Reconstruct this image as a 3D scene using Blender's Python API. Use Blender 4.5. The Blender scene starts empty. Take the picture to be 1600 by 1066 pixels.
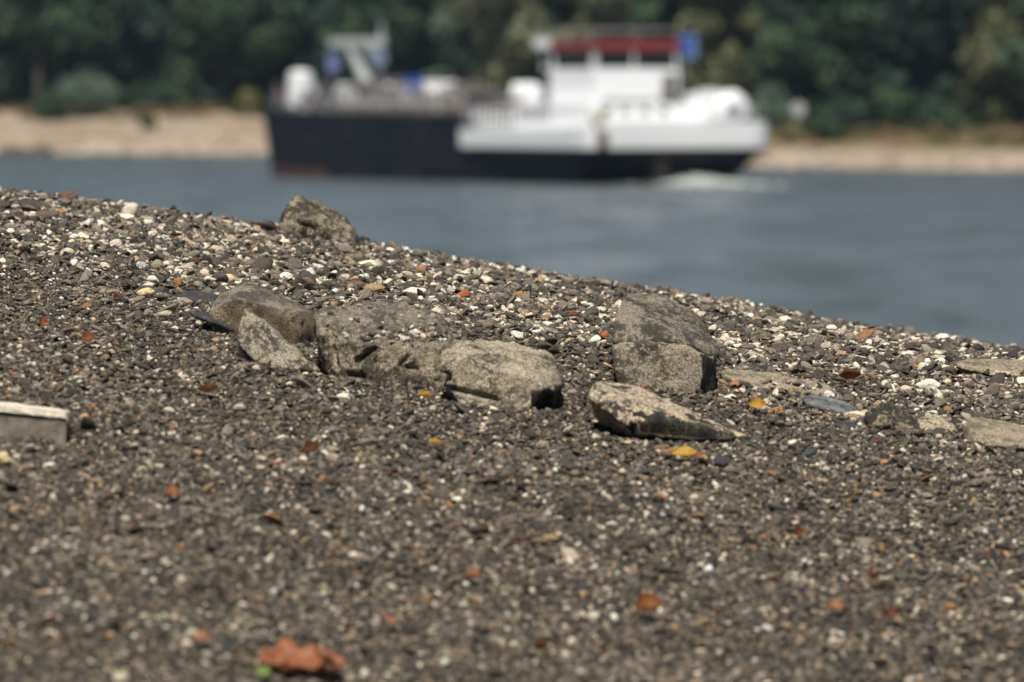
import bpy, bmesh, math, random
import numpy as np
from mathutils import Vector, Matrix, Euler, noise
from mathutils.bvhtree import BVHTree

random.seed(7)
rng = np.random.default_rng(7)
S = bpy.context.scene
COL = S.collection
R = math.radians

# ------------------------------------------------------------------ camera
CAMZ = 6.0                      # metres above the water
F = 8888.9                      # focal length in photo pixels (200 mm, 36 mm sensor, 1600 px)
HOR = 147.0                     # horizon row in the photo
PITCH = math.atan((533 - HOR) / F)
cam = bpy.data.cameras.new('camera')
cam.lens = 200
cam.sensor_width = 36
cam.clip_start = 0.5
cam.clip_end = 9000
cam.dof.use_dof = True
cam.dof.focus_distance = 16.2
cam.dof.aperture_fstop = 4.0
cam.dof.aperture_blades = 0
co = bpy.data.objects.new('camera', cam)
co.location = (0, 0, CAMZ)
co.rotation_euler = (math.pi / 2 - PITCH, 0, 0)
COL.objects.link(co)
S.camera = co

# ------------------------------------------------------------------ light
SUN_EL = R(62)
SUN_AZ = R(7)                  # from behind the camera, to its left
sdir = Vector((-math.sin(SUN_AZ) * math.cos(SUN_EL), -math.cos(SUN_AZ) * math.cos(SUN_EL), math.sin(SUN_EL)))
w = bpy.data.worlds.new('World')
S.world = w
w.use_nodes = True
nt = w.node_tree
nt.nodes.clear()
wo = nt.nodes.new('ShaderNodeOutputWorld')
bg = nt.nodes.new('ShaderNodeBackground')
sky = nt.nodes.new('ShaderNodeTexSky')
sky.sky_type = 'NISHITA'
sky.sun_disc = False
sky.sun_elevation = SUN_EL
sky.sun_rotation = math.atan2(sdir.x, sdir.y)
sky.air_density = 1.0
sky.dust_density = 1.0
bg.inputs['Strength'].default_value = 0.055
nt.links.new(sky.outputs[0], bg.inputs[0])
nt.links.new(bg.outputs[0], wo.inputs[0])
sl = bpy.data.lights.new('sun', 'SUN')
sl.energy = 5.0
sl.angle = R(0.5)
sl.color = (1.0, 0.94, 0.84)
so = bpy.data.objects.new('sun', sl)
so.rotation_euler = sdir.to_track_quat('Z', 'Y').to_euler()
so.location = (0, 0, 60)
COL.objects.link(so)
S.view_settings.view_transform = 'Standard'
S.view_settings.look = 'None'
S.view_settings.exposure = 0.1
S.view_settings.gamma = 1.0
S.render.engine = 'CYCLES'
S.cycles.use_denoising = True
S.cycles.max_bounces = 5
S.cycles.diffuse_bounces = 3
S.cycles.glossy_bounces = 3
S.cycles.caustics_reflective = False
S.cycles.caustics_refractive = False

# ------------------------------------------------------------------ helpers
def P(px, py, Y):
    """world point that the photo pixel (px, py) shows at distance Y"""
    dx = (px - 800) / F
    dy = (533 - py) / F
    c, s = math.cos(PITCH), math.sin(PITCH)
    d = Vector((dx, c + s * dy, -s + c * dy))
    return Vector((0, 0, CAMZ)) + d * (Y / d.y)

def tag(o, label=None, cat=None, group=None, kind=None):
    if label: o['label'] = label
    if cat: o['category'] = cat
    if group: o['group'] = group
    if kind: o['kind'] = kind
    return o

def empty(name, loc, rz=0):
    o = bpy.data.objects.new(name, None)
    o.location = loc
    o.rotation_euler = (0, 0, rz)
    o.empty_display_size = 0.1
    COL.objects.link(o)
    return o

def link_mesh(name, me, mats, parent=None):
    o = bpy.data.objects.new(name, me)
    if not isinstance(mats, (list, tuple)): mats = [mats]
    if len(me.materials) == 0:
        for m in mats: me.materials.append(m)
    if parent: o.parent = parent
    COL.objects.link(o)
    return o

def bmobj(name, bm, mats, parent=None, smooth=False):
    me = bpy.data.meshes.new(name)
    bmesh.ops.recalc_face_normals(bm, faces=bm.faces)
    bm.to_mesh(me)
    bm.free()
    if smooth:
        for p in me.polygons: p.use_smooth = True
    return link_mesh(name, me, mats, parent)

def add_box(bm, x0, x1, y0, y1, z0, z1, bev=0.0):
    vs = [bm.verts.new((x, y, z)) for z in (z0, z1) for y in (y0, y1) for x in (x0, x1)]
    fs = [bm.faces.new([vs[i] for i in f]) for f in ((0, 2, 3, 1), (4, 5, 7, 6), (0, 1, 5, 4), (2, 6, 7, 3), (0, 4, 6, 2), (1, 3, 7, 5))]
    if bev:
        es = list({e for f in fs for e in f.edges})
        bmesh.ops.bevel(bm, geom=es, offset=bev, segments=2, affect='EDGES')

def add_tube(bm, a, b, r, seg=8, r2=None):
    a, b = Vector(a), Vector(b)
    d = b - a
    L = d.length
    m = Matrix.Translation((a + b) / 2) @ d.to_track_quat('Z', 'Y').to_matrix().to_4x4()
    bmesh.ops.create_cone(bm, cap_ends=True, segments=seg, radius1=r, radius2=r if r2 is None else r2, depth=L, matrix=m)

def add_ball(bm, c, r, sc=(1, 1, 1), sub=2):
    m = Matrix.Translation(c) @ Matrix.Diagonal((sc[0], sc[1], sc[2], 1))
    bmesh.ops.create_icosphere(bm, subdivisions=sub, radius=r, matrix=m)

def vnoise(x, y, seed=0):
    """numpy value noise, roughly -1..1"""
    xi, yi = np.floor(x).astype(np.int64), np.floor(y).astype(np.int64)
    fx, fy = x - xi, y - yi
    fx, fy = fx * fx * (3 - 2 * fx), fy * fy * (3 - 2 * fy)
    def h(a, b):
        n = (a * 374761393 + b * 668265263 + seed * 974634777) & 0x7fffffff
        n = ((n ^ (n >> 13)) * 1274126177) & 0x7fffffff
        return ((n ^ (n >> 16)) & 0xffff) / 32767.5 - 1
    return (h(xi, yi) * (1 - fx) + h(xi + 1, yi) * fx) * (1 - fy) + (h(xi, yi + 1) * (1 - fx) + h(xi + 1, yi + 1) * fx) * fy

# ------------------------------------------------------------------ materials
class NT:
    def __init__(s, name):
        s.m = bpy.data.materials.new(name)
        s.m.use_nodes = True
        s.t = s.m.node_tree
        s.b = s.t.nodes['Principled BSDF']
        s.out = s.t.nodes['Material Output']
    def n(s, typ, **kw):
        nd = s.t.nodes.new(typ)
        for k, v in kw.items():
            if k in nd.inputs: nd.inputs[k].default_value = v
            else: setattr(nd, k, v)
        return nd
    def l(s, a, b): s.t.links.new(a, b)
    def coord(s, kind='Object'):
        return s.n('ShaderNodeTexCoord').outputs[kind]
    def noise(s, vec, scale, detail=4, rough=0.55, dist=0.0):
        nd = s.n('ShaderNodeTexNoise')
        nd.inputs['Scale'].default_value = scale
        nd.inputs['Detail'].default_value = detail
        nd.inputs['Roughness'].default_value = rough
        nd.inputs['Distortion'].default_value = dist
        s.l(vec, nd.inputs['Vector'])
        return nd.outputs['Fac']
    def vor(s, vec, scale, out='Distance', feature='F1'):
        nd = s.n('ShaderNodeTexVoronoi')
        nd.feature = feature
        nd.inputs['Scale'].default_value = scale
        s.l(vec, nd.inputs['Vector'])
        return nd.outputs[out]
    def ramp(s, fac, stops, interp='LINEAR'):
        nd = s.n('ShaderNodeValToRGB')
        cr = nd.color_ramp
        cr.interpolation = interp
        while len(cr.elements) < len(stops): cr.elements.new(0.5)
        for e, (p, c) in zip(cr.elements, stops):
            e.position = p
            e.color = (c, c, c, 1) if isinstance(c, (int, float)) else (*c, 1)
        s.l(fac, nd.inputs[0])
        return nd.outputs[0]
    def mix(s, fac, a, b, typ='MIX'):
        nd = s.n('ShaderNodeMix')
        nd.data_type = 'RGBA'
        nd.blend_type = typ
        for v, i in ((fac, 0), (a, 6), (b, 7)):
            if isinstance(v, (int, float)): nd.inputs[i].default_value = v
            elif isinstance(v, tuple): nd.inputs[i].default_value = (*v, 1)
            else: s.l(v, nd.inputs[i])
        return nd.outputs[2]
    def math(s, op, a, b=0.0, c=0.0):
        nd = s.n('ShaderNodeMath')
        nd.operation = op
        for i, v in enumerate((a, b, c)):
            if isinstance(v, (int, float)): nd.inputs[i].default_value = v
            else: s.l(v, nd.inputs[i])
        return nd.outputs[0]
    def bump(s, h, strength, dist, prev=None):
        nd = s.n('ShaderNodeBump')
        nd.inputs['Strength'].default_value = strength
        nd.inputs['Distance'].default_value = dist
        s.l(h, nd.inputs['Height'])
        if prev is not None: s.l(prev, nd.inputs['Normal'])
        return nd.outputs[0]
    def col(s, c):
        if isinstance(c, tuple): s.b.inputs['Base Color'].default_value = (*c, 1)
        else: s.l(c, s.b.inputs['Base Color'])
    def normal(s, n): s.l(n, s.b.inputs['Normal'])
    def set(s, rough=0.8, metal=0.0, spec=None):
        s.b.inputs['Roughness'].default_value = rough
        s.b.inputs['Metallic'].default_value = metal
        if spec is not None: s.b.inputs['Specular IOR Level'].default_value = spec
        return s

def paint(name, c, dirt=0.15, rough=0.5, scale=0.6, metal=0.0, dcol=None, spec=None):
    t = NT(name).set(rough, metal)
    v = t.coord()
    f = t.noise(v, scale, 6, 0.65)
    d = dcol or tuple(x * 0.45 for x in c)
    fac = t.ramp(f, [(0.42, 0.0), (0.75, 1.0)])
    t.col(t.mix(t.math('MULTIPLY', fac, dirt), c, d))
    t.normal(t.bump(f, 0.1, 0.02))
    if spec is not None: t.b.inputs['Specular IOR Level'].default_value = spec
    return t.m

def rock_mat(name, dark, mid, light, cover=0.5, scale=1.0, pits=0.5, warm=None, lichen=0.5):
    """weathered rock: mottled dark/mid stone, a pale dusty crust in ragged patches, fine grain and pits"""
    t = NT(name).set(0.92, 0, 0.25)
    v = t.coord()
    big = t.noise(v, 9 * scale, 5, 0.6, 0.6)
    med = t.noise(v, 48 * scale, 6, 0.75, 0.3)
    fine = t.noise(v, 190 * scale, 4, 0.75)
    pit = t.vor(v, 120 * scale)
    base = t.mix(t.ramp(big, [(0.38, 0.0), (0.62, 1.0)]), dark, mid)
    crust = t.math('ADD', t.math('MULTIPLY', big, 0.55), t.math('MULTIPLY', med, 0.75))
    c0 = 0.78 - 0.26 * cover
    cf = t.ramp(crust, [(c0 - 0.025, 0.0), (c0 + 0.03, 1.0)])
    spk = t.ramp(fine, [(0.40, 0.0), (0.55, 1.0)])
    cf = t.math('MULTIPLY', cf, spk)
    c = t.mix(cf, base, light)
    if warm:
        wn = t.noise(v, 14 * scale, 3, 0.5)
        c = t.mix(t.math('MULTIPLY', t.ramp(wn, [(0.48, 0.0), (0.62, 1.0)]), 0.7), c, warm)
    pf = t.ramp(pit, [(0.10, 1.0), (0.28, 0.0)])
    pn = t.ramp(t.noise(v, 26 * scale, 2), [(0.45, 0.0), (0.6, 1.0)])
    c = t.mix(t.math('MULTIPLY', t.math('MULTIPLY', pf, pn), pits), c, tuple(x * 0.4 for x in dark))
    c = t.mix(lichen * 0.6, c, t.mix(1.0, c, t.ramp(fine, [(0.35, 0.25), (0.65, 1.8)]), 'MULTIPLY'))
    t.col(c)
    n1 = t.bump(med, 0.7, 0.012)
    n2 = t.bump(fine, 0.6, 0.004, n1)
    n3 = t.bump(pit, 0.4, 0.003, n2)
    t.normal(n3)
    return t.m

# ================================================================== NEAR BANK
TY = np.array([-600, -40, 0, 8, 10, 11, 12, 13, 14, 15, 16, 17, 18, 18.8, 19.5, 20.2, 22, 26, 32, 45, 80, 200], float)
TA = np.array([-1.6, -1.6, -1.55, -1.38, -1.24, -1.130, -1.022, -.938, -.852, -.758, -.653, -.608, -.588, -.583, -.612, -.69, -1.05, -2.6, -6.2, -9, -10, -10], float)
TB = np.array([-.02, -.02, -.05, -.09, -.10, -.105, -.108, -.107, -.106, -.106, -.106, -.121, -.143, -.156, -.158, -.158, -.15, -.12, -.06, 0, 0, 0], float)
fy_ = np.linspace(-600, 200, 80001)
def _smooth(v):
    k = np.exp(-0.5 * (np.arange(-80, 81) / 28.0) ** 2)
    k /= k.sum()
    return np.convolve(np.pad(v, 80, 'edge'), k, 'valid')
FA = _smooth(np.interp(fy_, TY, TA))
FB = _smooth(np.interp(fy_, TY, TB))
def gz(x, y):
    """height of the gravel bank"""
    x = np.asarray(x, float); y = np.asarray(y, float)
    xe = 6 * np.tanh(x / 6)
    z = CAMZ + np.interp(y, fy_, FA) + np.interp(y, fy_, FB) * xe
    z = z - .028 * np.clip(x - .9, 0, 3) * np.clip((y - 16.5) / 1.5, 0, 1)
    nr = np.clip((15.6 - y) / 2, 0, 1)
    z = z + nr * (.016 * vnoise(x * 4.2 + y * 1.6, y * 3.2 - x * 1.2, 21) + .008 * vnoise(x * 9, y * 8 + x * 3, 22))
    z = z + 0.016 * vnoise(x * 1.1 + 3, y * .8, 1) + 0.009 * vnoise(x * 3.3, y * 2.6, 2) + 0.0045 * vnoise(x * 9, y * 7, 3)
    return z
def gzf(x, y): return float(gz(np.array([x]), np.array([y]))[0])
def hit(px, py, y0=9.0, y1=24.0):
    """where the line of sight through a photo pixel first meets the bank"""
    ys = np.linspace(y0, y1, 3000)
    a, b = P(px, py, 1.0), P(px, py, 2.0)
    d = b - a
    xs = a.x + d.x * (ys - 1); zs = a.z + d.z * (ys - 1)
    k = np.argmax(zs < gz(xs, ys))
    return Vector((xs[k], ys[k], zs[k]))

def grid_mesh(name, xs, ys, zf):
    X, Y = np.meshgrid(xs, ys)
    Z = zf(X, Y)
    nx, ny = len(xs), len(ys)
    co_ = np.stack([X, Y, Z], -1).reshape(-1, 3).astype(np.float32)
    i = np.arange(nx * ny).reshape(ny, nx)
    f = np.stack([i[:-1, :-1], i[:-1, 1:], i[1:, 1:], i[1:, :-1]], -1).reshape(-1, 4)
    return np_mesh(name, co_, f, True)

def np_mesh(name, co_, f, smooth=False):
    me = bpy.data.meshes.new(name)
    me.vertices.add(len(co_))
    me.vertices.foreach_set('co', np.ascontiguousarray(co_, np.float32).ravel())
    k = f.shape[1]
    me.loops.add(f.size)
    me.loops.foreach_set('vertex_index', f.ravel().astype(np.int32))
    me.polygons.add(len(f))
    me.polygons.foreach_set('loop_start', (np.arange(len(f)) * k).astype(np.int32))
    me.update(calc_edges=True)
    if smooth: me.polygons.foreach_set('use_smooth', np.ones(len(f), bool))
    me.validate()
    return me

# base of the bank: damp grit between the pebbles
t = NT('grit').set(0.95, 0, 0.2)
v = t.coord()
vc = t.n('ShaderNodeTexVoronoi'); vc.inputs['Scale'].default_value = 140; t.l(v, vc.inputs['Vector'])
sep = t.n('ShaderNodeSeparateColor'); t.l(vc.outputs['Color'], sep.inputs[0])
gc = t.ramp(sep.outputs[0], [(0.0, (.030, .026, .023)), (0.45, (.06, .052, .045)), (0.75, (.10, .085, .068)), (0.93, (.2, .17, .13)), (1.0, (.42, .37, .29))])
t.col(t.mix(t.ramp(vc.outputs['Distance'], [(0.25, 0.0), (0.55, 1.0)]), gc, (.022, .019, .017)))
t.normal(t.bump(t.noise(v, 60, 4), 0.5, 0.01, t.bump(vc.outputs['Distance'], -1.0, 0.006)))
M_GRIT = t.m
def axis(lo, hi, step, outer):
    core = list(np.arange(lo, hi + 1e-6, step))
    a = []; d = step; p = lo
    while p > -outer: d *= 1.35; p -= d; a.append(p)
    b = []; d = step; p = core[-1]
    while p < outer: d *= 1.35; p += d; b.append(p)
    return np.array(a[::-1] + core + b)
xs = axis(-4.2, 4.2, 0.03, 1500)
ys = axis(9, 21, 0.03, 500)
ys = ys[ys < 60]
g = link_mesh('gravel_bank', grid_mesh('gravel_bank', xs, ys, gz), M_GRIT)
tag(g, 'sloping river bank of dark grit under the pebbles', kind='structure')

# ------------------------------------------------------------------ rocks
ROCKS = []       # (object, bvh)
def make_rock(label, cat, mat, pts, voxel=0.006, bev=0.012, amp=0.007, fs=9.0, cracks=(), seed=0, name='rock', group=None, ledges=0.0, base=None, sink=.04, mat2=None, split=None, chips=0):
    """pts: (px, py, d) corners; d is metres behind the rock's foot. The hull is bevelled, remeshed, weathered and cracked."""
    foot = hit(*base)
    Y0 = foot.y - sink
    W = [P(a, b, Y0 + d) for a, b, d in pts]
    c = sum(W, Vector()) / len(W)
    c.z = gzf(c.x, c.y)
    bm = bmesh.new()
    for p in W: bm.verts.new(p - c)
    r = bmesh.ops.convex_hull(bm, input=bm.verts)
    bmesh.ops.delete(bm, geom=[g_ for g_ in r['geom_unused'] if isinstance(g_, bmesh.types.BMVert)], context='VERTS')
    bmesh.ops.dissolve_limit(bm, angle_limit=0.05, verts=bm.verts, edges=bm.edges)
    rc = random.Random(seed * 7 + 1)
    for _ in range(chips):
        dn = Vector((rc.gauss(0, 1), rc.gauss(-.5, 1), abs(rc.gauss(0, .8)))).normalized()
        hm_ = max(q.co.dot(dn) for q in bm.verts)
        bmesh.ops.bisect_plane(bm, geom=bm.verts[:] + bm.edges[:] + bm.faces[:], plane_co=dn * (hm_ - rc.uniform(.006, .02)), plane_no=dn, clear_outer=True)
        bmesh.ops.holes_fill(bm, edges=[e for e in bm.edges if e.is_boundary])
    if bev: bmesh.ops.bevel(bm, geom=list(bm.edges), offset=bev, segments=2, affect='EDGES', clamp_overlap=True)
    bmesh.ops.recalc_face_normals(bm, faces=bm.faces)
    me = bpy.data.meshes.new(name); bm.to_mesh(me); bm.free()
    tmp = bpy.data.objects.new('tmp', me); COL.objects.link(tmp)
    md = tmp.modifiers.new('r', 'REMESH'); md.mode = 'VOXEL'; md.voxel_size = voxel; md.use_smooth_shade = True
    dg = bpy.context.evaluated_depsgraph_get()
    dg.update()
    me2 = bpy.data.meshes.new_from_object(tmp.evaluated_get(dg))
    bpy.data.objects.remove(tmp)
    bm = bmesh.new(); bm.from_mesh(me2)
    bm.normal_update()
    off = Vector((seed * 3.7, seed * 1.3, seed * 5.1))
    new = []
    for vtx in bm.verts:
        p, n = vtx.co, vtx.normal
        q = p + off
        d = amp * 1.5 * noise.fractal(q * fs, 0.9, 2.1, 4)
        d += amp * 0.9 * (abs(noise.noise(q * fs * 2.3)) - 0.25) * -1.4
        d += amp * 0.35 * noise.noise(q * fs * 9)
        if ledges:
            h = q.z * 28 + 1.6 * noise.noise(q * 6)
            d += ledges * (abs((h % 1.0) - 0.5) - 0.25) * (1 - abs(n.z))
        for poly, wd, dep in cracks:
            wp = p + c
            dy_ = wp.y
            ppx = 800 + F * (wp.x) / dy_ * 1.0
            ang = math.atan2(CAMZ - wp.z, dy_) - PITCH
            ppy = 533 + F * math.tan(ang)
            best = 1e9
            for (ax, ay), (bx, by) in zip(poly[:-1], poly[1:]):
                ux, uy = bx - ax, by - ay
                k = max(0, min(1, ((ppx - ax) * ux + (ppy - ay) * uy) / (ux * ux + uy * uy)))
                best = min(best, math.hypot(ppx - ax - k * ux, ppy - ay - k * uy))
            if best < wd and n.y < 0.35:
                d -= dep * (1 - best / wd)
        new.append(p + n * d)
    for vtx, p in zip(bm.verts, new): vtx.co = p
    bm.to_mesh(me2)
    bvh = BVHTree.FromBMesh(bm)
    bm.free()
    for p in me2.polygons: p.use_smooth = True
    me2.name = name
    me2.materials.clear()
    o = link_mesh(name, me2, [mat, mat2] if mat2 else mat)
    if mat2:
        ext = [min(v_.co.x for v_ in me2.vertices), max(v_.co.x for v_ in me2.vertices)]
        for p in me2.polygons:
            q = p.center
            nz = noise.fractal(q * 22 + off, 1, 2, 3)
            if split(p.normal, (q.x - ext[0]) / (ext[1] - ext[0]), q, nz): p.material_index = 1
    o.location = c
    tag(o, label, cat, group)
    ROCKS.append((o, bvh, c))
    return o

M_R_GREY = rock_mat('rock_grey_brown', (.048, .04, .031), (.11, .09, .069), (.34, .285, .205), 0.45, pits=.6)
M_R_BIG = rock_mat('rock_grey_crusted', (.065, .054, .042), (.16, .135, .10), (.44, .37, .26), 0.52, 1.0, .8)
M_R_TOPSLAB = rock_mat('rock_streaked', (.06, .054, .045), (.12, .106, .085), (.36, .31, .235), 0.48, 1.6, .5)
M_R_BLOCK = rock_mat('rock_block', (.08, .068, .052), (.21, .178, .132), (.47, .40, .295), .62, 1.1, .7)
M_R_TAN = rock_mat('rock_pale_tan', (.075, .063, .048), (.20, .17, .125), (.48, .41, .30), 0.66, 1.0, .85)
M_R_BROWN = rock_mat('rock_brown', (.07, .055, .04), (.15, .12, .085), (.30, .24, .165), 0.5, 1.3, .4, warm=(.135, .098, .062))
M_R_SLAB = rock_mat('rock_grey_slab', (.075, .067, .055), (.165, .143, .113), (.48, .41, .305), 0.55, 1.3, .5)
M_R_LONG = rock_mat('rock_long', (.04, .036, .032), (.24, .195, .14), (.55, .45, .31), 0.75, .8, .35)
M_R_SAND = rock_mat('rock_sandstone', (.16, .135, .10), (.27, .225, .16), (.42, .35, .245), 0.6, 1.2, 1.0)
M_R_BLUE = rock_mat('rock_blue_grey', (.075, .078, .082), (.15, .155, .162), (.30, .30, .30), 0.5, 1.6, .3)
M_R_DARK = rock_mat('rock_dark', (.030, .027, .024), (.055, .05, .044), (.36, .29, .18), 0.40, 1.3, .3)
M_R_GREYTOP = rock_mat('rock_grey_dusty', (.08, .07, .057), (.145, .126, .10), (.30, .26, .20), .5, 1.2, .3)
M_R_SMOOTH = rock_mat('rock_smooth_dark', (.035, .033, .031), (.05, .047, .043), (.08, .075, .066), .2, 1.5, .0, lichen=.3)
M_R_SHADE = rock_mat('rock_undercut_shade', (.016, .0145, .013), (.038, .034, .029), (.12, .10, .075), .30, 1.2, .2)  # undercut shade painted as near-black stone on the tan boulder and diagonal rock
M_SLATE = rock_mat('slate', (.045, .042, .045), (.075, .07, .076), (.13, .125, .14), 0.3, 1.0, .1)

make_rock('rounded brown boulder on the crest of the bank against the water', 'rock', M_R_GREY,
          [(437, 352, .04), (447, 326, .1), (459, 310, .16), (490, 308, .22), (522, 324, .2), (546, 341, .18), (563, 360, .14), (569, 386, .1),
           (440, 400, .02), (500, 372, -.03), (470, 345, 0), (520, 350, 0), (560, 420, .02), (500, 420, .0), (455, 330, .3), (500, 322, .36), (560, 380, .34), (440, 380, .3), (565, 430, .3), (445, 420, .3)],
          seed=1, chips=8, amp=.008, fs=12, base=(500, 378), bev=.007,
          cracks=[([(465, 348), (490, 350), (505, 365), (520, 372)], 7, .03)])
make_rock('grey slab tilted to a peak with a brown front face, left of the big boulder', 'rock', M_R_BROWN,
          [(384, 440, .2), (401, 447, .24), (467, 474, .22), (488, 486, .18), (368, 465, .03), (424, 478, .01), (464, 488, .0), (325, 487, .06), (344, 459, .14),
           (330, 520, .05), (462, 555, .0), (496, 548, .12), (496, 528, .12), (340, 520, .32), (490, 550, .36)],
          seed=2, chips=2, sink=.07, amp=.003, fs=12, base=(400, 530), bev=.004, mat2=M_R_GREYTOP, split=lambda n, u, q, z: n.z > .55 + .2 * z)
make_rock('flat purple grey tile wedged under the tilted slab', 'stone', M_SLATE,
          [(300, 489, .0), (318, 485, .07), (345, 488, .1), (380, 497, .1), (374, 514, .0), (340, 505, -.01), (301, 497, -.0), (372, 524, .0), (380, 506, .1)],
          seed=3, amp=.002, voxel=.004, sink=.12, base=(345, 512), bev=.003, name='stone')
make_rock('pointed grey wedge with a pale ridge in front of the tilted slab', 'rock', M_R_SLAB,
          [(380, 480, .06), (390, 482, .09), (374, 500, .03), (372, 530, .0), (400, 560, -.06), (440, 580, -.06), (505, 580, -.02), (470, 548, .03),
           (430, 516, .06), (405, 495, .08), (372, 560, .1), (420, 600, .0), (510, 600, .08), (440, 545, .16)],
          seed=4, chips=3, sink=.09, amp=.005, base=(430, 562), bev=.006)
make_rock('largest dark boulder with pebbles lying on its flat top and a cracked front', 'rock', M_R_BIG,
          [(492, 492, .12), (500, 480, .26), (560, 475, .34), (640, 471, .36), (684, 486, .34), (705, 512, .26), (712, 545, .18),
           (497, 520, .05), (512, 520, .02), (560, 541, -.03), (640, 540, -.02), (700, 545, .03),
           (508, 575, .06), (530, 586, .0), (600, 606, -.02), (690, 606, .0), (535, 640, -.02), (690, 650, -.02), (500, 560, .3), (710, 590, .3), (600, 640, .36)],
          seed=5, chips=10, amp=.007, fs=15, base=(600, 598), bev=.005, mat2=M_R_GREYTOP, split=lambda n, u, q, z: n.z > .6 + .3 * z,
          cracks=[([(556, 565), (572, 552), (586, 545)], 6, .03), ([(640, 556), (625, 570), (655, 578)], 5, .016), ([(545, 585), (565, 588)], 6, .03), ([(520, 545), (528, 575)], 5, .02)])
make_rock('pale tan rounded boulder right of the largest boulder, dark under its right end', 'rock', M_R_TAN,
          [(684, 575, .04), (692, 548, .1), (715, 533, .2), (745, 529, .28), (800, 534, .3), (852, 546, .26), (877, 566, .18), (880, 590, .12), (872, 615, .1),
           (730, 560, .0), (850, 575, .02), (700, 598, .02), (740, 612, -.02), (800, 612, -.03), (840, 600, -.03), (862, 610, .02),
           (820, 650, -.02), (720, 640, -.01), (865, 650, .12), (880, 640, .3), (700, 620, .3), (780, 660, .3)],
          seed=6, chips=7, amp=.0055, fs=12, base=(780, 633), bev=.006, mat2=M_R_SHADE, split=lambda n, u, q, z: (u > .72 and n.z < .35 + .3 * z and n.x > -.3 and q.z < .045 + .02 * z),
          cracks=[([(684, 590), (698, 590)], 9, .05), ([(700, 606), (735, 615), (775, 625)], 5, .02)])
make_rock('upper grey slab with a streaked sloping top, resting on the square block', 'rock', M_R_TOPSLAB,
          [(953, 520, .03), (960, 492, .08), (972, 466, .2), (985, 457, .3), (1040, 462, .34), (1076, 480, .34), (1102, 508, .3), (1128, 545, .2), (1120, 560, .1),
           (960, 532, .02), (1060, 529, .015), (1104, 549, .03), (960, 560, .12), (1110, 570, .16), (1100, 560, .36), (970, 545, .36)],
          seed=7, chips=4, amp=.004, fs=12, base=(1030, 604), bev=.004, ledges=.002)
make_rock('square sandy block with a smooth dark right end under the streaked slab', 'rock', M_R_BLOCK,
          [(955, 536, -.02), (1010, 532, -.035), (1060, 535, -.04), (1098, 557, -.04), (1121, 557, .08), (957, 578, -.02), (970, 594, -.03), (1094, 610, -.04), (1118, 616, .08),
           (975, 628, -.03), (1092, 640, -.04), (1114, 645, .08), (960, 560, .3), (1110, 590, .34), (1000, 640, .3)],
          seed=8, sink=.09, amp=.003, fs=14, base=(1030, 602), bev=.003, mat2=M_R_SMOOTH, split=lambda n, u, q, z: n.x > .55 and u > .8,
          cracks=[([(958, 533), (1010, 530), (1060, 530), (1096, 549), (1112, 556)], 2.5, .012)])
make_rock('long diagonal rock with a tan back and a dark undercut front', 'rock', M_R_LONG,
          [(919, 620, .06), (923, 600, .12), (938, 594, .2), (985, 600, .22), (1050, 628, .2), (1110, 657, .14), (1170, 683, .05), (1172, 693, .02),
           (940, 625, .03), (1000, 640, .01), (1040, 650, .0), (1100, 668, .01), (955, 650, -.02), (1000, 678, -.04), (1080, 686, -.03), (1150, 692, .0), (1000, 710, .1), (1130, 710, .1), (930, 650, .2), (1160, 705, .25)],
          seed=9, chips=0, sink=.09, amp=.004, fs=11, base=(1010, 680), bev=.004, ledges=.006, mat2=M_R_SHADE, split=lambda n, u, q, z: u > .24 + .3 * z and n.y < -.1 and q.z < .105 - .10 * u + .03 * z,
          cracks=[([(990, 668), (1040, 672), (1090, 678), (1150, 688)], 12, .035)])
make_rock('low sandy slab half buried in pebbles right of the square block', 'rock', M_R_SAND,
          [(1122, 580, .1), (1135, 576, .2), (1200, 580, .3), (1250, 590, .28), (1300, 606, .2), (1280, 618, .06), (1200, 606, .0), (1150, 596, .02), (1130, 588, .04),
           (1150, 640, .05), (1290, 650, .1), (1130, 620, .3), (1300, 640, .3)],
          seed=10, amp=.006, base=(1200, 612), bev=.008)
make_rock('thin blue grey slab lying flat below the low sandy slab', 'stone', M_R_BLUE,
          [(1250, 620, .04), (1262, 614, .14), (1290, 617, .2), (1330, 632, .2), (1352, 648, .1), (1320, 650, .03), (1270, 634, -.01), (1260, 660, .05), (1345, 670, .1)],
          seed=11, amp=.004, base=(1300, 645), bev=.004, voxel=.005, name='stone')
make_rock('dark rock with tan lichen patches between the blue grey slab and the sandy rock', 'rock', M_R_DARK,
          [(1346, 650, .03), (1362, 635, .08), (1386, 627, .14), (1405, 634, .15), (1432, 655, .12), (1455, 682, .03), (1430, 684, .0), (1390, 662, -.03), (1360, 660, -.01),
           (1360, 690, .05), (1450, 710, .05), (1440, 680, .25)],
          seed=12, chips=4, amp=.005, base=(1400, 672), bev=.006, voxel=.005)
make_rock('small tan topped stone between the lichened dark rock and the sandy rock', 'stone', M_R_LONG,
          [(1432, 655, .1), (1445, 643, .16), (1465, 646, .2), (1503, 674, .1), (1495, 680, .03), (1450, 672, .0), (1436, 665, .03), (1440, 700, .05), (1500, 700, .1)],
          seed=13, amp=.005, base=(1468, 676), bev=.005, voxel=.005, name='stone')
make_rock('pitted pale sandstone rock running out of the right edge of the picture', 'rock', M_R_SAND,
          [(1500, 665, .05), (1512, 651, .14), (1530, 650, .22), (1570, 660, .26), (1640, 674, .24), (1700, 690, .15), (1520, 692, -.02), (1600, 700, -.03), (1700, 706, .0), (1502, 680, .05),
           (1520, 730, .05), (1700, 740, .1), (1520, 700, .35), (1680, 700, .35)],
          seed=14, chips=3, amp=.003, base=(1560, 696), bev=.006)
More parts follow.
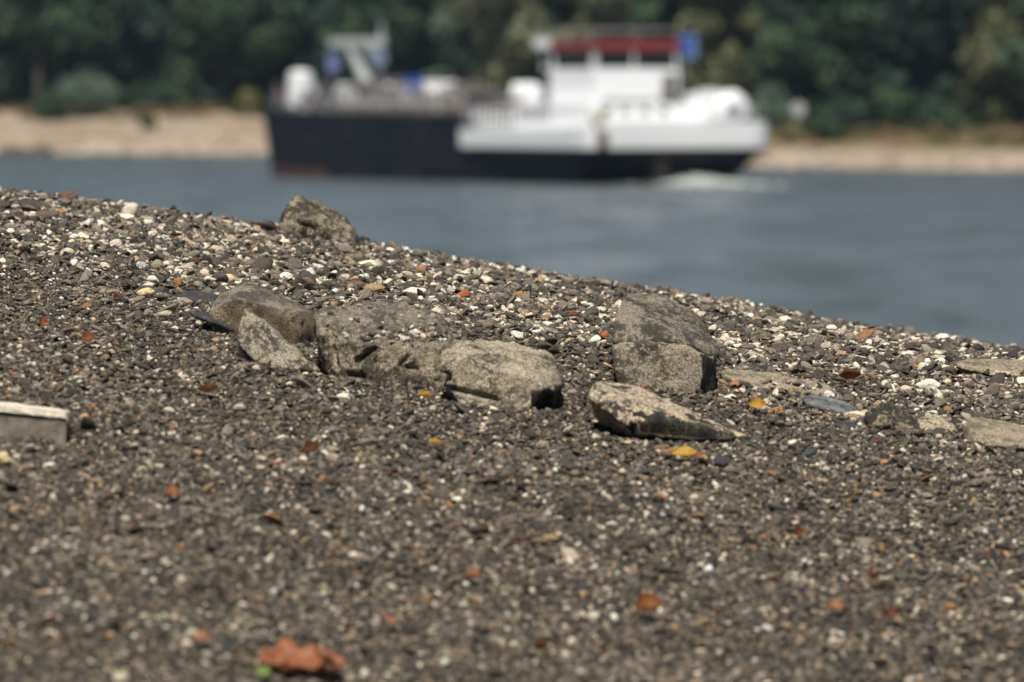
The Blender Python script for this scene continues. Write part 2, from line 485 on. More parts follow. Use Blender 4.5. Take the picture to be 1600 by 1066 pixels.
make_rock('flat pale slab at the right edge just below the crest with pebbles against it', 'rock', M_R_SAND,
          [(1488, 566, .04), (1500, 562, .2), (1560, 561, .3), (1680, 563, .3), (1700, 590, .1), (1560, 586, .0), (1500, 574, .0), (1520, 610, .1), (1690, 615, .1)],
          seed=15, amp=.003, base=(1580, 590), bev=.006, sink=.12)
make_rock('dark flat stone with a rough top behind the tilted slab', 'stone', M_SLATE,
          [(270, 462, .06), (300, 455, .16), (338, 458, .2), (350, 470, .12), (325, 474, .03), (285, 470, .0), (290, 490, .05), (340, 490, .08)],
          seed=16, amp=.005, base=(310, 473), bev=.004, voxel=.005, name='stone')
make_rock('thin pale grey skipping stone below the tip of the diagonal rock', 'stone', M_SLATE,
          [(1112, 716, .03), (1124, 711, .05), (1142, 713, .05), (1145, 724, .02), (1130, 730, -.01), (1116, 724, .0), (1128, 722, -.01)],
          seed=17, amp=.001, base=(1128, 729), bev=.002, voxel=.0025, name='stone')
make_rock('oval dark grey stone below the blue grey slab', 'stone', M_SLATE,
          [(1302, 660, .03), (1318, 655, .06), (1338, 661, .06), (1340, 668, .03), (1322, 669, .0), (1306, 666, .0), (1322, 676, .03)],
          seed=18, amp=.001, base=(1322, 668), bev=.003, voxel=.0025, name='stone')

# concrete slab at the left edge, pale rim on top
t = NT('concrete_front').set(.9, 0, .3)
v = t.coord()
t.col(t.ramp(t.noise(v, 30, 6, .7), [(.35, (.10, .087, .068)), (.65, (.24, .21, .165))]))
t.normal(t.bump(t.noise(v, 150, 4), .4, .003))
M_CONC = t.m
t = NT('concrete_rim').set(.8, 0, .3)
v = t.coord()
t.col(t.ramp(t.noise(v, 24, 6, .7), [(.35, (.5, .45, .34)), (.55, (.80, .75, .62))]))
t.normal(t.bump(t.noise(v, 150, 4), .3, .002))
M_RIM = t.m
ft = hit(60, 690)
Y0 = ft.y
root = empty('kerb_block', P(60, 690, Y0))
tag(root, 'straight cut concrete block with a pale rim, sunk in gravel at the left edge', 'concrete block')
def slab_from(pts, name, mat, bev):
    bm = bmesh.new()
    for a, b, d in pts: bm.verts.new(P(a, b, Y0 + d) - root.location)
    bmesh.ops.convex_hull(bm, input=bm.verts)
    bmesh.ops.dissolve_limit(bm, angle_limit=.03, verts=bm.verts, edges=bm.edges)
    bmesh.ops.bevel(bm, geom=list(bm.edges), offset=bev, segments=2, affect='EDGES')
    bmesh.ops.triangulate(bm, faces=bm.faces)
    for _ in range(4): bmesh.ops.subdivide_edges(bm, edges=[e for e in bm.edges if e.calc_length() > .008], cuts=1)
    bm.normal_update()
    mv = [(q, q.normal * (.0035 * noise.fractal(q.co * 30, 1, 2, 4) - .006 * max(0, noise.noise(q.co * 45) - .35))) for q in bm.verts]
    for q, d_ in mv: q.co += d_
    return bmobj(name, bm, mat, root)
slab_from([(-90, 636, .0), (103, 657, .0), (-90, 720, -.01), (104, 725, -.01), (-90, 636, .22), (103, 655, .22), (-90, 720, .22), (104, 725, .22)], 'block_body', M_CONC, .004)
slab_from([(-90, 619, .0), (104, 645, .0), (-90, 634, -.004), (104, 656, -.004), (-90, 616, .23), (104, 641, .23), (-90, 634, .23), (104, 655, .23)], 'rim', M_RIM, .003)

# ------------------------------------------------------------------ gravel (stuff)
PEB = bpy.data.collections.new('pebble_shapes')
t = NT('pebble').set(.72, 0, .35)
at = t.n('ShaderNodeAttribute'); at.attribute_type = 'INSTANCER'; at.attribute_name = 'pcol'
at2 = t.n('ShaderNodeAttribute'); at2.attribute_type = 'INSTANCER'; at2.attribute_name = 'pfx'
sx = t.n('ShaderNodeSeparateXYZ'); t.l(at2.outputs['Vector'], sx.inputs[0])
v0 = t.coord()
va = t.n('ShaderNodeVectorMath'); va.operation = 'MULTIPLY_ADD'
va.inputs[1].default_value = (1, 1, 1); t.l(v0, va.inputs[0])
cx = t.n('ShaderNodeCombineXYZ'); off_ = t.math('MULTIPLY', sx.outputs[1], 50.0)
t.l(off_, cx.inputs[0]); t.l(off_, cx.inputs[1]); t.l(cx.outputs[0], va.inputs[2])
vv = va.outputs[0]
n1 = t.noise(vv, 2.2, 4, .7)
n2 = t.noise(vv, 7.0, 3, .7)
base = t.mix(1.0, at.outputs['Color'], t.ramp(n1, [(.3, .62), (.7, 1.35)]), 'MULTIPLY')
spk = t.math('MULTIPLY', t.ramp(n2, [(.46, 0.0), (.56, 1.0)]), sx.outputs[0])
base = t.mix(spk, base, (.05, .043, .036))
# pale dust scabs on some stones
dst = t.math('MULTIPLY', t.ramp(t.noise(vv, 3.5, 4, .7), [(.52, 0.0), (.6, 1.0)]), sx.outputs[2])
base = t.mix(dst, base, (.46, .41, .33))
t.col(base)
t.normal(t.bump(n2, .35, .12))
M_PEB = t.m

NV = 20
for k in range(NV):
    bm = bmesh.new()
    if k < 10:      # water-worn
        bmesh.ops.create_icosphere(bm, subdivisions=3, radius=1)
        o3 = Vector((k * 7.1, k * 3.3, k * 1.9))
        for q in bm.verts:
            n_ = q.co.normalized()
            q.co = n_ * (1 + .30 * noise.noise(n_ * .9 + o3) + .13 * noise.noise(n_ * 2.3 + o3) + .03 * noise.noise(n_ * 6 + o3))
        # slice a few facets flat
        for _ in range(k % 5):
            dn = Vector((random.gauss(0, 1), random.gauss(0, 1), random.gauss(0, 1))).normalized()
            lim = random.uniform(.62, .82)
            for q in bm.verts:
                e_ = q.co.dot(dn) - lim
                if e_ > 0: q.co -= dn * e_ * .9
    else:           # broken, angular
        for _ in range(13):
            q = Vector((random.gauss(0, 1), random.gauss(0, 1), random.gauss(0, 1))).normalized() * random.uniform(.85, 1.15)
            bm.verts.new(q)
        bmesh.ops.convex_hull(bm, input=bm.verts)
        bmesh.ops.bevel(bm, geom=list(bm.edges), offset=.13, segments=2, affect='EDGES', clamp_overlap=True)
    me = bpy.data.meshes.new('pebble_shape')
    bmesh.ops.recalc_face_normals(bm, faces=bm.faces)
    bm.to_mesh(me); bm.free()
    me.materials.append(M_PEB)
    for p in me.polygons: p.use_smooth = True
    ob = bpy.data.objects.new('pebble_shape.%03d' % k, me)
    PEB.objects.link(ob)

PAL = np.array([(.055, .047, .039), (.090, .075, .058), (.16, .133, .10), (.27, .228, .175), (.72, .61, .46), (.30, .205, .115), (.30, .15, .06), (.13, .05, .03), (.045, .050, .055), (.085, .066, .052)])
PW_COARSE = np.array([.26, .21, .17, .095, .145, .045, .009, .003, .02, .04])
PW_FINE = np.array([.29, .29, .20, .07, .046, .045, .009, .003, .01, .03])
def scatter(n, ylo, yhi, half, size_med, sig, zlift, coarse_only=None, xpad=1.0):
    y = rng.uniform(ylo, yhi, n)
    hw = y * 0.09 + xpad
    x = rng.uniform(-1, 1, n) * hw
    # density follows the widening strip
    keep = rng.random(n) < hw / hw.max()
    x, y = x[keep], y[keep]
    if coarse_only is not None:
        # boundary between the fine foreground and the coarse upper bank runs down to the right
        edge = 15.75 - 0.55 * x + .35 * vnoise(x * 2, y * 2, 9)
        tt = np.clip((y - edge) / 1.3 + .5, 0, 1)
        pr = tt if coarse_only == 1 else (1 - tt * .93)
        if coarse_only == 1: pr = .06 + .94 * pr
        k2 = rng.random(len(x)) < pr
        x, y = x[k2], y[k2]
    n = len(x)
    s = size_med * np.exp(rng.normal(0, sig, n))
    s = np.clip(s, size_med * .45, size_med * 3.0)
    z = gz(x, y) + zlift + rng.uniform(-.25, .55, n) * s
    return x, y, z, s
parts = []
parts.append(scatter(620000, 9.8, 17.5, 0, .0036, .36, .000, 0, .5))      # fine grit foreground
parts.append(scatter(130000, 9.8, 17.5, 0, .0060, .34, .002, 0, .5))      # medium in the foreground
parts.append(scatter(150000, 12.5, 20.4, 0, .0050, .35, .000, 1, .6))      # filler among the coarse
parts.append(scatter(230000, 12.0, 20.4, 0, .0077, .36, .004, 1, .6))      # coarse pebbles
parts.append(scatter(11000, 12.0, 20.4, 0, .0150, .25, .006, 1, .6))       # cobbles
X_ = np.concatenate([p[0] for p in parts]); Y_ = np.concatenate([p[1] for p in parts])
Z_ = np.concatenate([p[2] for p in parts]); S_ = np.concatenate([p[3] for p in parts])
# none inside or on top of the boulders
keep = np.ones(len(X_), bool)
for (ob, bvh, c) in ROCKS:
    bb_ = np.array([v_.co for v_ in ob.data.vertices]); lo = bb_.min(0) + np.array(c); hi_ = bb_.max(0) + np.array(c)
    for k in np.nonzero((X_ > lo[0]) & (X_ < hi_[0]) & (Y_ > lo[1]) & (Y_ < hi_[1]))[0]:
        h = bvh.ray_cast(Vector((X_[k], Y_[k], hi_[2] + .1)) - c, Vector((0, 0, -1)))
        if h[0] is not None and h[0].z + c.z > Z_[k] - S_[k] * .6: keep[k] = False
X_, Y_, Z_, S_ = X_[keep], Y_[keep], Z_[keep], S_[keep]
# pebbles lying on the boulders
ex = []
def on_rock(px, py, r, k=None):
    o = Vector((0, 0, CAMZ)); d = (P(px, py, 15) - o).normalized()
    best = None
    for (ob, bvh, c) in ROCKS:
        h = bvh.ray_cast(o - c, d)
        if h[0] is not None and (best is None or h[3] < best[1]): best = (h[0] + c, h[3])
    if best: ex.append((best[0].x, best[0].y, best[0].z + r * .35, r))
for k in range(150):
    on_rock(random.gauss(640, 40), random.gauss(525, 5), random.uniform(.003, .010))
for k in range(34):
    on_rock(random.uniform(510, 700), random.uniform(478, 516), random.uniform(.003, .009))
for k in range(45):
    on_rock(random.uniform(1490, 1600), random.gauss(590, 4), random.uniform(.006, .014))
for k in range(50):
    on_rock(random.uniform(1130, 1290), random.gauss(609, 6), random.uniform(.005, .012))
for k in range(40):
    on_rock(random.gauss(500, 28), random.gauss(388, 5), random.uniform(.007, .014))
ex = np.array(ex)
X_ = np.concatenate([X_, ex[:, 0]]); Y_ = np.concatenate([Y_, ex[:, 1]]); Z_ = np.concatenate([Z_, ex[:, 2]]); S_ = np.concatenate([S_, ex[:, 3]])
N = len(X_)
edge = 15.75 - 0.55 * X_
tt = np.clip((Y_ - edge) / 1.6 + .5, 0, 1)
cw = np.cumsum(PW_COARSE / PW_COARSE.sum()); fw = np.cumsum(PW_FINE / PW_FINE.sum())
pn_ = .6 * vnoise(X_ * 5 + Y_ * 2, Y_ * 3.5, 31) + .4 * vnoise(X_ * 14, Y_ * 9, 32)
u = rng.random(N) ** np.exp(np.clip(-pn_, -.8, .8) * .6); sel = rng.random(N) < tt
ci = np.where(sel, np.searchsorted(cw, u), np.searchsorted(fw, u)).clip(0, len(PAL) - 1)
ci[-len(ex):] = np.where(rng.random(len(ex)) < .34, 4, ci[-len(ex):])
colr = PAL[ci] * np.exp(rng.normal(0, .22, (N, 1))) * (1 + rng.normal(0, .010, (N, 3)))
colr = colr * np.where(sel, 1.03, .96)[:, None]
colr = np.clip(colr, .01, .75)
pale = (ci == 4) | (ci == 3)
spkv = np.where(pale & (rng.random(N) < .45), rng.uniform(.4, 1, N), 0)
dustv = np.where((~pale) & (rng.random(N) < .14), rng.uniform(.3, .9, N), 0)
sc = np.stack([S_ * rng.uniform(.95, 1.6, N), S_ * rng.uniform(.75, 1.05, N), S_ * np.where(pale, rng.uniform(.45, .85, N), rng.uniform(.25, .65, N))], -1)
rot = np.stack([rng.normal(0, .5, N), rng.normal(0, .5, N), rng.uniform(0, 6.283, N)], -1)
vid = rng.integers(0, NV, N)
me = bpy.data.meshes.new('gravel')
me.vertices.add(N)
me.vertices.foreach_set('co', np.stack([X_, Y_, Z_], -1).astype(np.float32).ravel())
def attr(nm, typ, key, arr):
    a = me.attributes.new(nm, typ, 'POINT'); a.data.foreach_set(key, np.ascontiguousarray(arr).ravel())
attr('pcol', 'FLOAT_COLOR', 'color', np.concatenate([colr, np.ones((N, 1))], 1).astype(np.float32))
attr('pfx', 'FLOAT_VECTOR', 'vector', np.stack([spkv, rng.random(N), dustv], -1).astype(np.float32))
attr('scl', 'FLOAT_VECTOR', 'vector', sc.astype(np.float32))
attr('rot', 'FLOAT_VECTOR', 'vector', rot.astype(np.float32))
attr('vid', 'INT', 'value', vid.astype(np.int32))
gravel = link_mesh('gravel', me, M_PEB)
tag(gravel, 'mixed grey, brown and cream river gravel covering the bank', 'gravel', kind='stuff')
ng = bpy.data.node_groups.new('gravel_scatter', 'GeometryNodeTree')
ng.interface.new_socket('Geometry', in_out='INPUT', socket_type='NodeSocketGeometry')
ng.interface.new_socket('Geometry', in_out='OUTPUT', socket_type='NodeSocketGeometry')
gi = ng.nodes.new('NodeGroupInput'); go = ng.nodes.new('NodeGroupOutput')
ci_ = ng.nodes.new('GeometryNodeCollectionInfo'); ci_.inputs['Collection'].default_value = PEB
ci_.inputs['Separate Children'].default_value = True; ci_.inputs['Reset Children'].default_value = True
ip = ng.nodes.new('GeometryNodeInstanceOnPoints'); ip.inputs['Pick Instance'].default_value = True
def na(nm, typ):
    q = ng.nodes.new('GeometryNodeInputNamedAttribute'); q.data_type = typ; q.inputs['Name'].default_value = nm
    return [o_ for o_ in q.outputs if o_.enabled and o_.name == 'Attribute'][0]
er = ng.nodes.new('FunctionNodeEulerToRotation')
ng.links.new(na('rot', 'FLOAT_VECTOR'), er.inputs[0])
ng.links.new(er.outputs[0], ip.inputs['Rotation'])
ng.links.new(na('scl', 'FLOAT_VECTOR'), ip.inputs['Scale'])
ng.links.new(na('vid', 'INT'), ip.inputs['Instance Index'])
ng.links.new(gi.outputs[0], ip.inputs['Points'])
ng.links.new(ci_.outputs[0], ip.inputs['Instance'])
ng.links.new(ip.outputs[0], go.inputs[0])
md = gravel.modifiers.new('scatter', 'NODES'); md.node_group = ng

# ------------------------------------------------------------------ single stones that stand out
def flat_mat(name, c, rough=.8, var=.35, sc_=60):
    t = NT(name).set(rough, 0, .3)
    v = t.coord()
    t.col(t.ramp(t.noise(v, sc_, 5, .7), [(.3, tuple(x * (1 - var) for x in c)), (.7, tuple(min(.85, x * (1 + var)) for x in c))]))
    t.normal(t.bump(t.noise(v, sc_ * 3, 3), .4, .002))
    return t.m
M_ST = {'brick': flat_mat('stone_brick', (.34, .10, .04)), 'cream': flat_mat('stone_cream', (.62, .50, .28)), 'white': flat_mat('stone_white', (.62, .58, .48)),
        'orange': flat_mat('stone_orange', (.34, .15, .06)), 'brown': flat_mat('stone_brown', (.13, .085, .06)), 'dark': flat_mat('stone_black', (.03, .03, .032)), 'tan': flat_mat('stone_tan', (.33, .22, .12))}
def stone(px, py, r, kind, label, sc_=(1.3, .9, .6), k=0, rz=.4):
    h = hit(px, py)
    bm = bmesh.new()
    bmesh.ops.create_icosphere(bm, subdivisions=4, radius=r)
    o3 = Vector((k * 2.1, 5 + k, k))
    for q in bm.verts:
        n_ = q.co.normalized()
        s_ = 1 + .28 * noise.noise(n_ * 1.1 + o3) + .10 * noise.noise(n_ * 3 + o3) + .03 * noise.noise(n_ * 8 + o3)
        q.co = Vector((n_.x * sc_[0], n_.y * sc_[1], n_.z * sc_[2])) * r * s_
    o = bmobj('stone', bm, M_ST[kind], smooth=True)
    o.location = (h.x, h.y, gzf(h.x, h.y) + r * sc_[2] * .5 + .007)
    o.rotation_euler = (.15, -.1, rz)
    return tag(o, label, 'stone', 'single stones among the gravel')
stone(724, 470, .020, 'brick', 'brick red stone behind the largest boulder on the pale gravel', (1.2, .9, .75), 1)
stone(812, 466, .017, 'orange', 'smooth orange pebble right of the brick red stone', (1.5, .9, .5), 2)
stone(228, 466, .019, 'cream', 'yellow cream oval stone left of the dark flat stone', (1.3, .9, .75), 3)
stone(232, 452, .013, 'white', 'white pebble touching the yellow cream oval stone', (1.5, .8, .6), 4, .7)
stone(278, 452, .016, 'orange', 'pink orange pebble above the dark flat stone', (.8, .8, 1.1), 5)
stone(193, 349, .026, 'white', 'large white stone high on the bank at the left', (1.4, .9, .6), 6)
stone(104, 316, .028, 'brown', 'large brown grey stone on the crest at the far left', (1.3, .9, .75), 7)
stone(72, 342, .028, 'brown', 'flat brown stone left of the large white stone', (1.5, .9, .45), 8)
stone(356, 445, .019, 'cream', 'cream stone just above the peak of the tilted slab', (1.1, .9, .8), 9)
stone(552, 453, .026, 'brown', 'reddish brown slaty stone above the largest boulder', (1.5, .8, .45), 10)
stone(583, 462, .026, 'tan', 'tan flat stone leaning above the left top of the largest boulder', (1.2, .8, .7), 11)
stone(646, 465, .026, 'white', 'white flecked stone above the right top of the largest boulder', (1.4, .9, .55), 12)
stone(1352, 500, .020, 'dark', 'black pointed stone on the crest right of the boulders', (.9, .8, .9), 13)
stone(1148, 609, .013, 'orange', 'orange angular stone below the low sandy slab', (1.2, .8, .8), 14)
stone(1295, 626, .014, 'white', 'round whitish pebble beside the curled red leaf', (1.1, 1, .9), 15)
stone(1310, 560, .018, 'tan', 'tan orange pebble on the right hand gravel above the curled red leaf', (1.4, .9, .55), 16)
stone(1450, 612, .026, 'white', 'pale triangular stone above the small tan topped stone', (1.4, .8, .65), 17)
stone(1528, 555, .020, 'dark', 'black triangular stone on the flat pale slab', (1.1, .8, .9), 18)
stone(1540, 574, .018, 'brown', 'round brown stone lying against the flat pale slab', (1.0, .9, .9), 19)
stone(6, 728, .016, 'cream', 'yellow stone at the left edge below the concrete block', (.9, .9, 1.0), 20)
stone(945, 533, .013, 'brick', 'brick red pebble at the left foot of the streaked slab', (1.1, .8, 1.0), 21)

# ------------------------------------------------------------------ leaves
def leaf_mat(name, c, c2):
    t = NT(name).set(.55, 0, .4)
    v = t.coord()
    t.col(t.ramp(t.noise(v, 45, 4, .6), [(.35, c2), (.62, c)]))
    t.b.inputs['Subsurface Weight'].default_value = 0.0
    tr = t.n('ShaderNodeBsdfTranslucent'); tr.inputs[0].default_value = (*c, 1)
    mx = t.n('ShaderNodeMixShader'); mx.inputs[0].default_value = .25
    t.l(t.b.outputs[0], mx.inputs[1]); t.l(tr.outputs[0], mx.inputs[2]); t.l(mx.outputs[0], t.out.inputs[0])
    return t.m
LM = {'rust': leaf_mat('leaf_rust', (.36, .14, .06), (.20, .07, .032)), 'orange': leaf_mat('leaf_orange', (.42, .185, .07), (.24, .09, .035)), 'yellow': leaf_mat('leaf_yellow', (.55, .33, .03), (.36, .17, .02)),
      'red': leaf_mat('leaf_red_brown', (.22, .075, .03), (.11, .035, .02)), 'brown': leaf_mat('leaf_brown', (.22, .09, .035), (.10, .04, .02)),
      'peach': leaf_mat('leaf_peach', (.50, .24, .12), (.34, .13, .06)), 'green': leaf_mat('leaf_green', (.22, .30, .05), (.12, .20, .03))}
M_STEM = flat_mat('leaf_stem', (.16, .10, .05))
def leaf(px, py, L, kind, label, curl=.6, lobes=0, rz=None, tilt=None, k=0, asp=.5, lift=.018):
    rr = random.Random(k * 13 + 5)
    h = hit(px, py)
    nu, nv_ = 22, 11
    rows = []
    bm = bmesh.new()
    for i in range(nu + 1):
        u_ = i / nu
        prof = math.sin(math.pi * min(1, u_ * .97 + .015)) ** .75 * (1 - .25 * u_)
        if lobes: prof *= 1 + (.34 * math.sin(u_ * math.pi * 2 * lobes + .8) if lobes < 4 else .75 * noise.noise(Vector((u_ * 7, k, .5))))
        row = []
        for j in range(nv_ + 1):
            w_ = (j / nv_ - .5) * 2
            x = (u_ - .5) * L
            y = w_ * prof * L * asp
            z = curl * L * .55 * (abs(w_) ** 1.6) * prof + curl * L * .45 * (u_ - .45) ** 2 * 2
            z += L * .06 * noise.noise(Vector((u_ * 4 + k, w_ * 2, 1.3 * k))) + L * (.10 if lobes > 3 else .02) * noise.noise(Vector((u_ * 9 + k, w_ * 5, k)))
            row.append(bm.verts.new((x, y, z)))
        rows.append(row)
    for i in range(nu):
        for j in range(nv_):
            bm.faces.new((rows[i][j], rows[i + 1][j], rows[i + 1][j + 1], rows[i][j + 1]))
    root = bmobj('fallen_leaf', bm, LM[kind], smooth=True)
    root.location = (h.x, h.y, gzf(h.x, h.y) + lift + .004)
    tx, ty = tilt if tilt else (rr.uniform(-.3, .45), rr.uniform(-.3, .3))
    root.rotation_euler = (tx, ty, rz if rz is not None else rr.uniform(0, 6.28))
    tag(root, label, 'leaf', 'fallen leaves on the gravel')
    bm = bmesh.new()
    add_tube(bm, (-.5 * L, 0, curl * L * .18), (-.72 * L, .02 * L, curl * L * .30), L * .016, 6)
    bmobj('stalk', bm, M_STEM, root)
    return root
leaf(472, 1058, .165, 'rust', 'big crumpled orange leaf at the bottom edge of the picture', .22, 5, rz=.1, tilt=(.30, .05), k=1, asp=.40, lift=.02)
leaf(510, 1070, .075, 'peach', 'pinkish leaf lying on the right side of the big crumpled leaf', .6, 2, rz=2.0, tilt=(.5, 0), k=2, lift=.03)
leaf(412, 1070, .030, 'green', 'small green leaf under the left side of the big crumpled leaf', .3, 0, rz=.1, tilt=(.5, 0), k=3)
leaf(1013, 972, .058, 'orange', 'folded pinkish orange leaf low on the right, largest after the crumpled one', 1.2, 0, rz=.2, tilt=(.6, 0), k=4, asp=.5)
leaf(740, 917, .040, 'orange', 'light orange leaf in the middle of the foreground', .6, 0, rz=-.3, tilt=(.4, 0), k=5, asp=.35)
leaf(845, 1032, .034, 'brown', 'dark amber leaf right of the big crumpled leaf', .8, 0, k=6, tilt=(.5, .1))
leaf(812, 862, .038, 'orange', 'dull orange leaf above the light orange one in mid foreground', .5, 0, rz=.1, k=7, asp=.3)
leaf(1247, 853, .036, 'orange', 'bright orange upright leaf right of centre in the foreground', 1.0, 0, rz=.7, tilt=(.7, 0), k=8, asp=.35)
leaf(1306, 967, .036, 'orange', 'orange leaf low at the right, left one of a close pair', .7, 0, rz=.1, tilt=(.5, 0), k=9)
leaf(1392, 981, .036, 'red', 'rusty leaf low at the right, right one of a close pair', .9, 0, rz=.3, tilt=(.6, 0), k=10)
leaf(1362, 922, .036, 'orange', 'small spiky orange leaf above the close pair', 1.3, 2, rz=1.0, tilt=(.4, .3), k=11, asp=.4)
leaf(1207, 925, .026, 'orange', 'tiny orange leaf left of the spiky one', .6, 0, k=12, tilt=(.5, 0))
leaf(1327, 799, .020, 'yellow', 'tiny yellow leaf in the right foreground', .6, 0, k=13, tilt=(.5, 0))
leaf(609, 990, .036, 'peach', 'pale peach leaf above the big crumpled leaf', .5, 0, rz=1.2, tilt=(.4, 0), k=14)
leaf(315, 1018, .040, 'peach', 'dusty pink leaf left of the big crumpled leaf', .6, 0, rz=-.5, tilt=(.4, 0), k=15, asp=.4)
leaf(282, 875, .034, 'orange', 'dull orange leaf in the left foreground', .5, 0, k=16, tilt=(.3, 0), asp=.35)
leaf(270, 790, .036, 'orange', 'bright rust orange leaf in the left part of the foreground', .9, 0, rz=.1, tilt=(.5, 0), k=17)
leaf(154, 808, .028, 'red', 'dark red leaf standing on edge near the left', 1.0, 0, rz=1.2, tilt=(.8, .5), k=18, asp=.3)
leaf(486, 720, .038, 'brown', 'curled brown leaf in front of the wedge and left of centre', 1.1, 0, rz=.1, tilt=(.7, 0), k=19)
leaf(432, 740, .036, 'peach', 'thin pink leaf just below the curled brown leaf', .3, 0, rz=.0, tilt=(.2, 0), k=20, asp=.2)
leaf(138, 547, .036, 'orange', 'cupped orange leaf at the left above the concrete block', 1.2, 0, rz=.1, tilt=(.7, 0), k=21)
leaf(67, 521, .028, 'orange', 'round rust orange leaf beside the thin forked twig', 1.2, 0, rz=.6, tilt=(.8, 0), k=22, asp=.6)
leaf(192, 561, .040, 'green', 'narrow yellow green blade right of the cupped orange leaf', .1, 0, rz=.05, tilt=(.2, -.1), k=23, asp=.13)
leaf(325, 627, .050, 'brown', 'crinkled brown leaf in the gravel below the purple tile', .8, 2, rz=.35, tilt=(.5, 0), k=24, asp=.3)
leaf(106, 690, .036, 'red', 'red brown leaf standing at the corner of the concrete block', .8, 0, rz=1.3, tilt=(.9, .5), k=25, asp=.3)
leaf(600, 589, .044, 'red', 'dark red leaf at the foot of the largest boulder', .7, 0, rz=-.1, tilt=(.5, 0), k=26, asp=.28, lift=.02)
leaf(664, 633, .038, 'yellow', 'yellow edged brown leaf below the largest boulder', .6, 0, rz=-.1, tilt=(.4, 0), k=27, asp=.3)
leaf(680, 708, .032, 'yellow', 'pale yellow leaf in the centre foreground', .6, 0, rz=-.2, tilt=(.4, 0), k=28, asp=.35)
leaf(1070, 725, .064, 'yellow', 'green yellow leaf in the middle of a row of three', .4, 0, rz=-.1, tilt=(.5, 0), k=29, asp=.38)
leaf(1043, 722, .040, 'peach', 'narrow pale leaf at the left end of the row of three', .3, 0, rz=-.15, tilt=(.3, 0), k=30, asp=.2)
leaf(1092, 729, .026, 'orange', 'small orange leaf at the right end of the row of three', .6, 0, rz=.6, tilt=(.6, 0), k=31)
leaf(1184, 649, .044, 'yellow', 'golden leaf right above the tip of the diagonal rock', .7, 0, rz=-.1, tilt=(.7, 0), k=32, asp=.5)
leaf(1328, 606, .060, 'red', 'long curled red brown leaf on the right hand gravel', .9, 0, rz=-.05, tilt=(.3, 0), k=33, asp=.2)
leaf(896, 507, .045, 'red', 'dark red leaf left of the streaked slab', .5, 0, rz=.05, tilt=(.35, 0), k=34, asp=.3)
leaf(903, 488, .024, 'red', 'tiny red leaf above the dark red leaf by the streaked slab', .8, 0, rz=1.0, tilt=(.6, .3), k=35, asp=.5)
leaf(1000, 905, .022, 'orange', 'tiny brown orange leaf above the folded pinkish leaf', .6, 0, k=36, tilt=(.4, 0))
leaf(1540, 885, .022, 'red', 'tiny red brown leaf in the far right foreground', .6, 0, k=37, tilt=(.4, 0))

# twigs
M_TWIG = flat_mat('twig', (.20, .155, .10))
def twig(pts, r, label):
    h0 = hit(*pts[0])
    W = []
    for a, b in pts:
        q = hit(a, b); W.append(Vector((q.x, q.y, gzf(q.x, q.y) + .016)))
    c = W[0].copy()
    bm = bmesh.new()
    for i in range(len(W) - 1):
        add_tube(bm, W[i] - c, W[i + 1] - c, r * (1 - .15 * i), 7, r * (1 - .15 * (i + 1)))
        add_ball(bm, W[i + 1] - c, r * (1 - .15 * (i + 1)), sub=1)
    add_tube(bm, W[1] - c, W[1] - c + Vector((.03, .05, .012)), r * .6, 6, r * .3)
    o = bmobj('twig', bm, M_TWIG, smooth=True)
    o.location = c
    return tag(o, label, 'twig')
twig([(24, 512), (40, 505), (52, 498), (66, 491)], .0022, 'thin pale forked twig on the gravel above the rust leaf at the left')
twig([(118, 818), (140, 828), (165, 836), (195, 842)], .002, 'pale twig in the blurred gravel at the left of the foreground')
twig([(450, 852), (462, 868), (478, 886)], .002, 'short bent twig in the blurred gravel left of centre')
# dark wet stick standing behind the block
h = hit(70, 642)
bm = bmesh.new()
add_tube(bm, (0, 0, -.02), (.003, .01, .045), .006, 8, .005)
add_tube(bm, (0.001, 0.003, .015), (-.010, .006, .035), .003, 6, .002)
o = bmobj('stick', bm, flat_mat('wet_stick', (.05, .028, .018)), smooth=True)
o.location = (h.x, h.y, gzf(h.x, h.y))
tag(o, 'short dark stick standing upright behind the concrete block', 'stick')

# ================================================================== RIVER
t = NT('river_water').set(.28, 0, .5)
v = t.coord()
mp = t.n('ShaderNodeMapping'); mp.inputs['Scale'].default_value = (1.0, 1.6, 1); t.l(v, mp.inputs[0])
wv = t.noise(mp.outputs[0], .55, 8, .66, .4)
wv2 = t.noise(mp.outputs[0], 5.0, 4, .6, .3)
band = t.n('ShaderNodeMapping'); band.inputs['Scale'].default_value = (.16, .04, 1); t.l(v, band.inputs[0])
bn = t.noise(band.outputs[0], 1.0, 6, .72, .5)
t.col(t.ramp(bn, [(.36, (.064, .076, .070)), (.64, (.135, .162, .185))]))
rr_ = t.ramp(bn, [(.38, .30), (.62, .16)])
t.l(rr_, t.b.inputs['Roughness'])
t.normal(t.bump(wv2, .6, .03, t.bump(wv, 1.0, .35)))
M_WATER = t.m
bm = bmesh.new()
xsw = [-4000, -400, -60, 0, 60, 400, 4000]; ysw = [15, 60, 200, 400, 700, 1500, 6000]
vs = [[bm.verts.new((x, y, 0)) for x in xsw] for y in ysw]
for j in range(len(ysw) - 1):
    for i in range(len(xsw) - 1):
        bm.faces.new((vs[j][i], vs[j][i + 1], vs[j + 1][i + 1], vs[j + 1][i]))
o = bmobj('river', bm, M_WATER)
tag(o, 'wide blue grey river with small ripples', kind='structure')

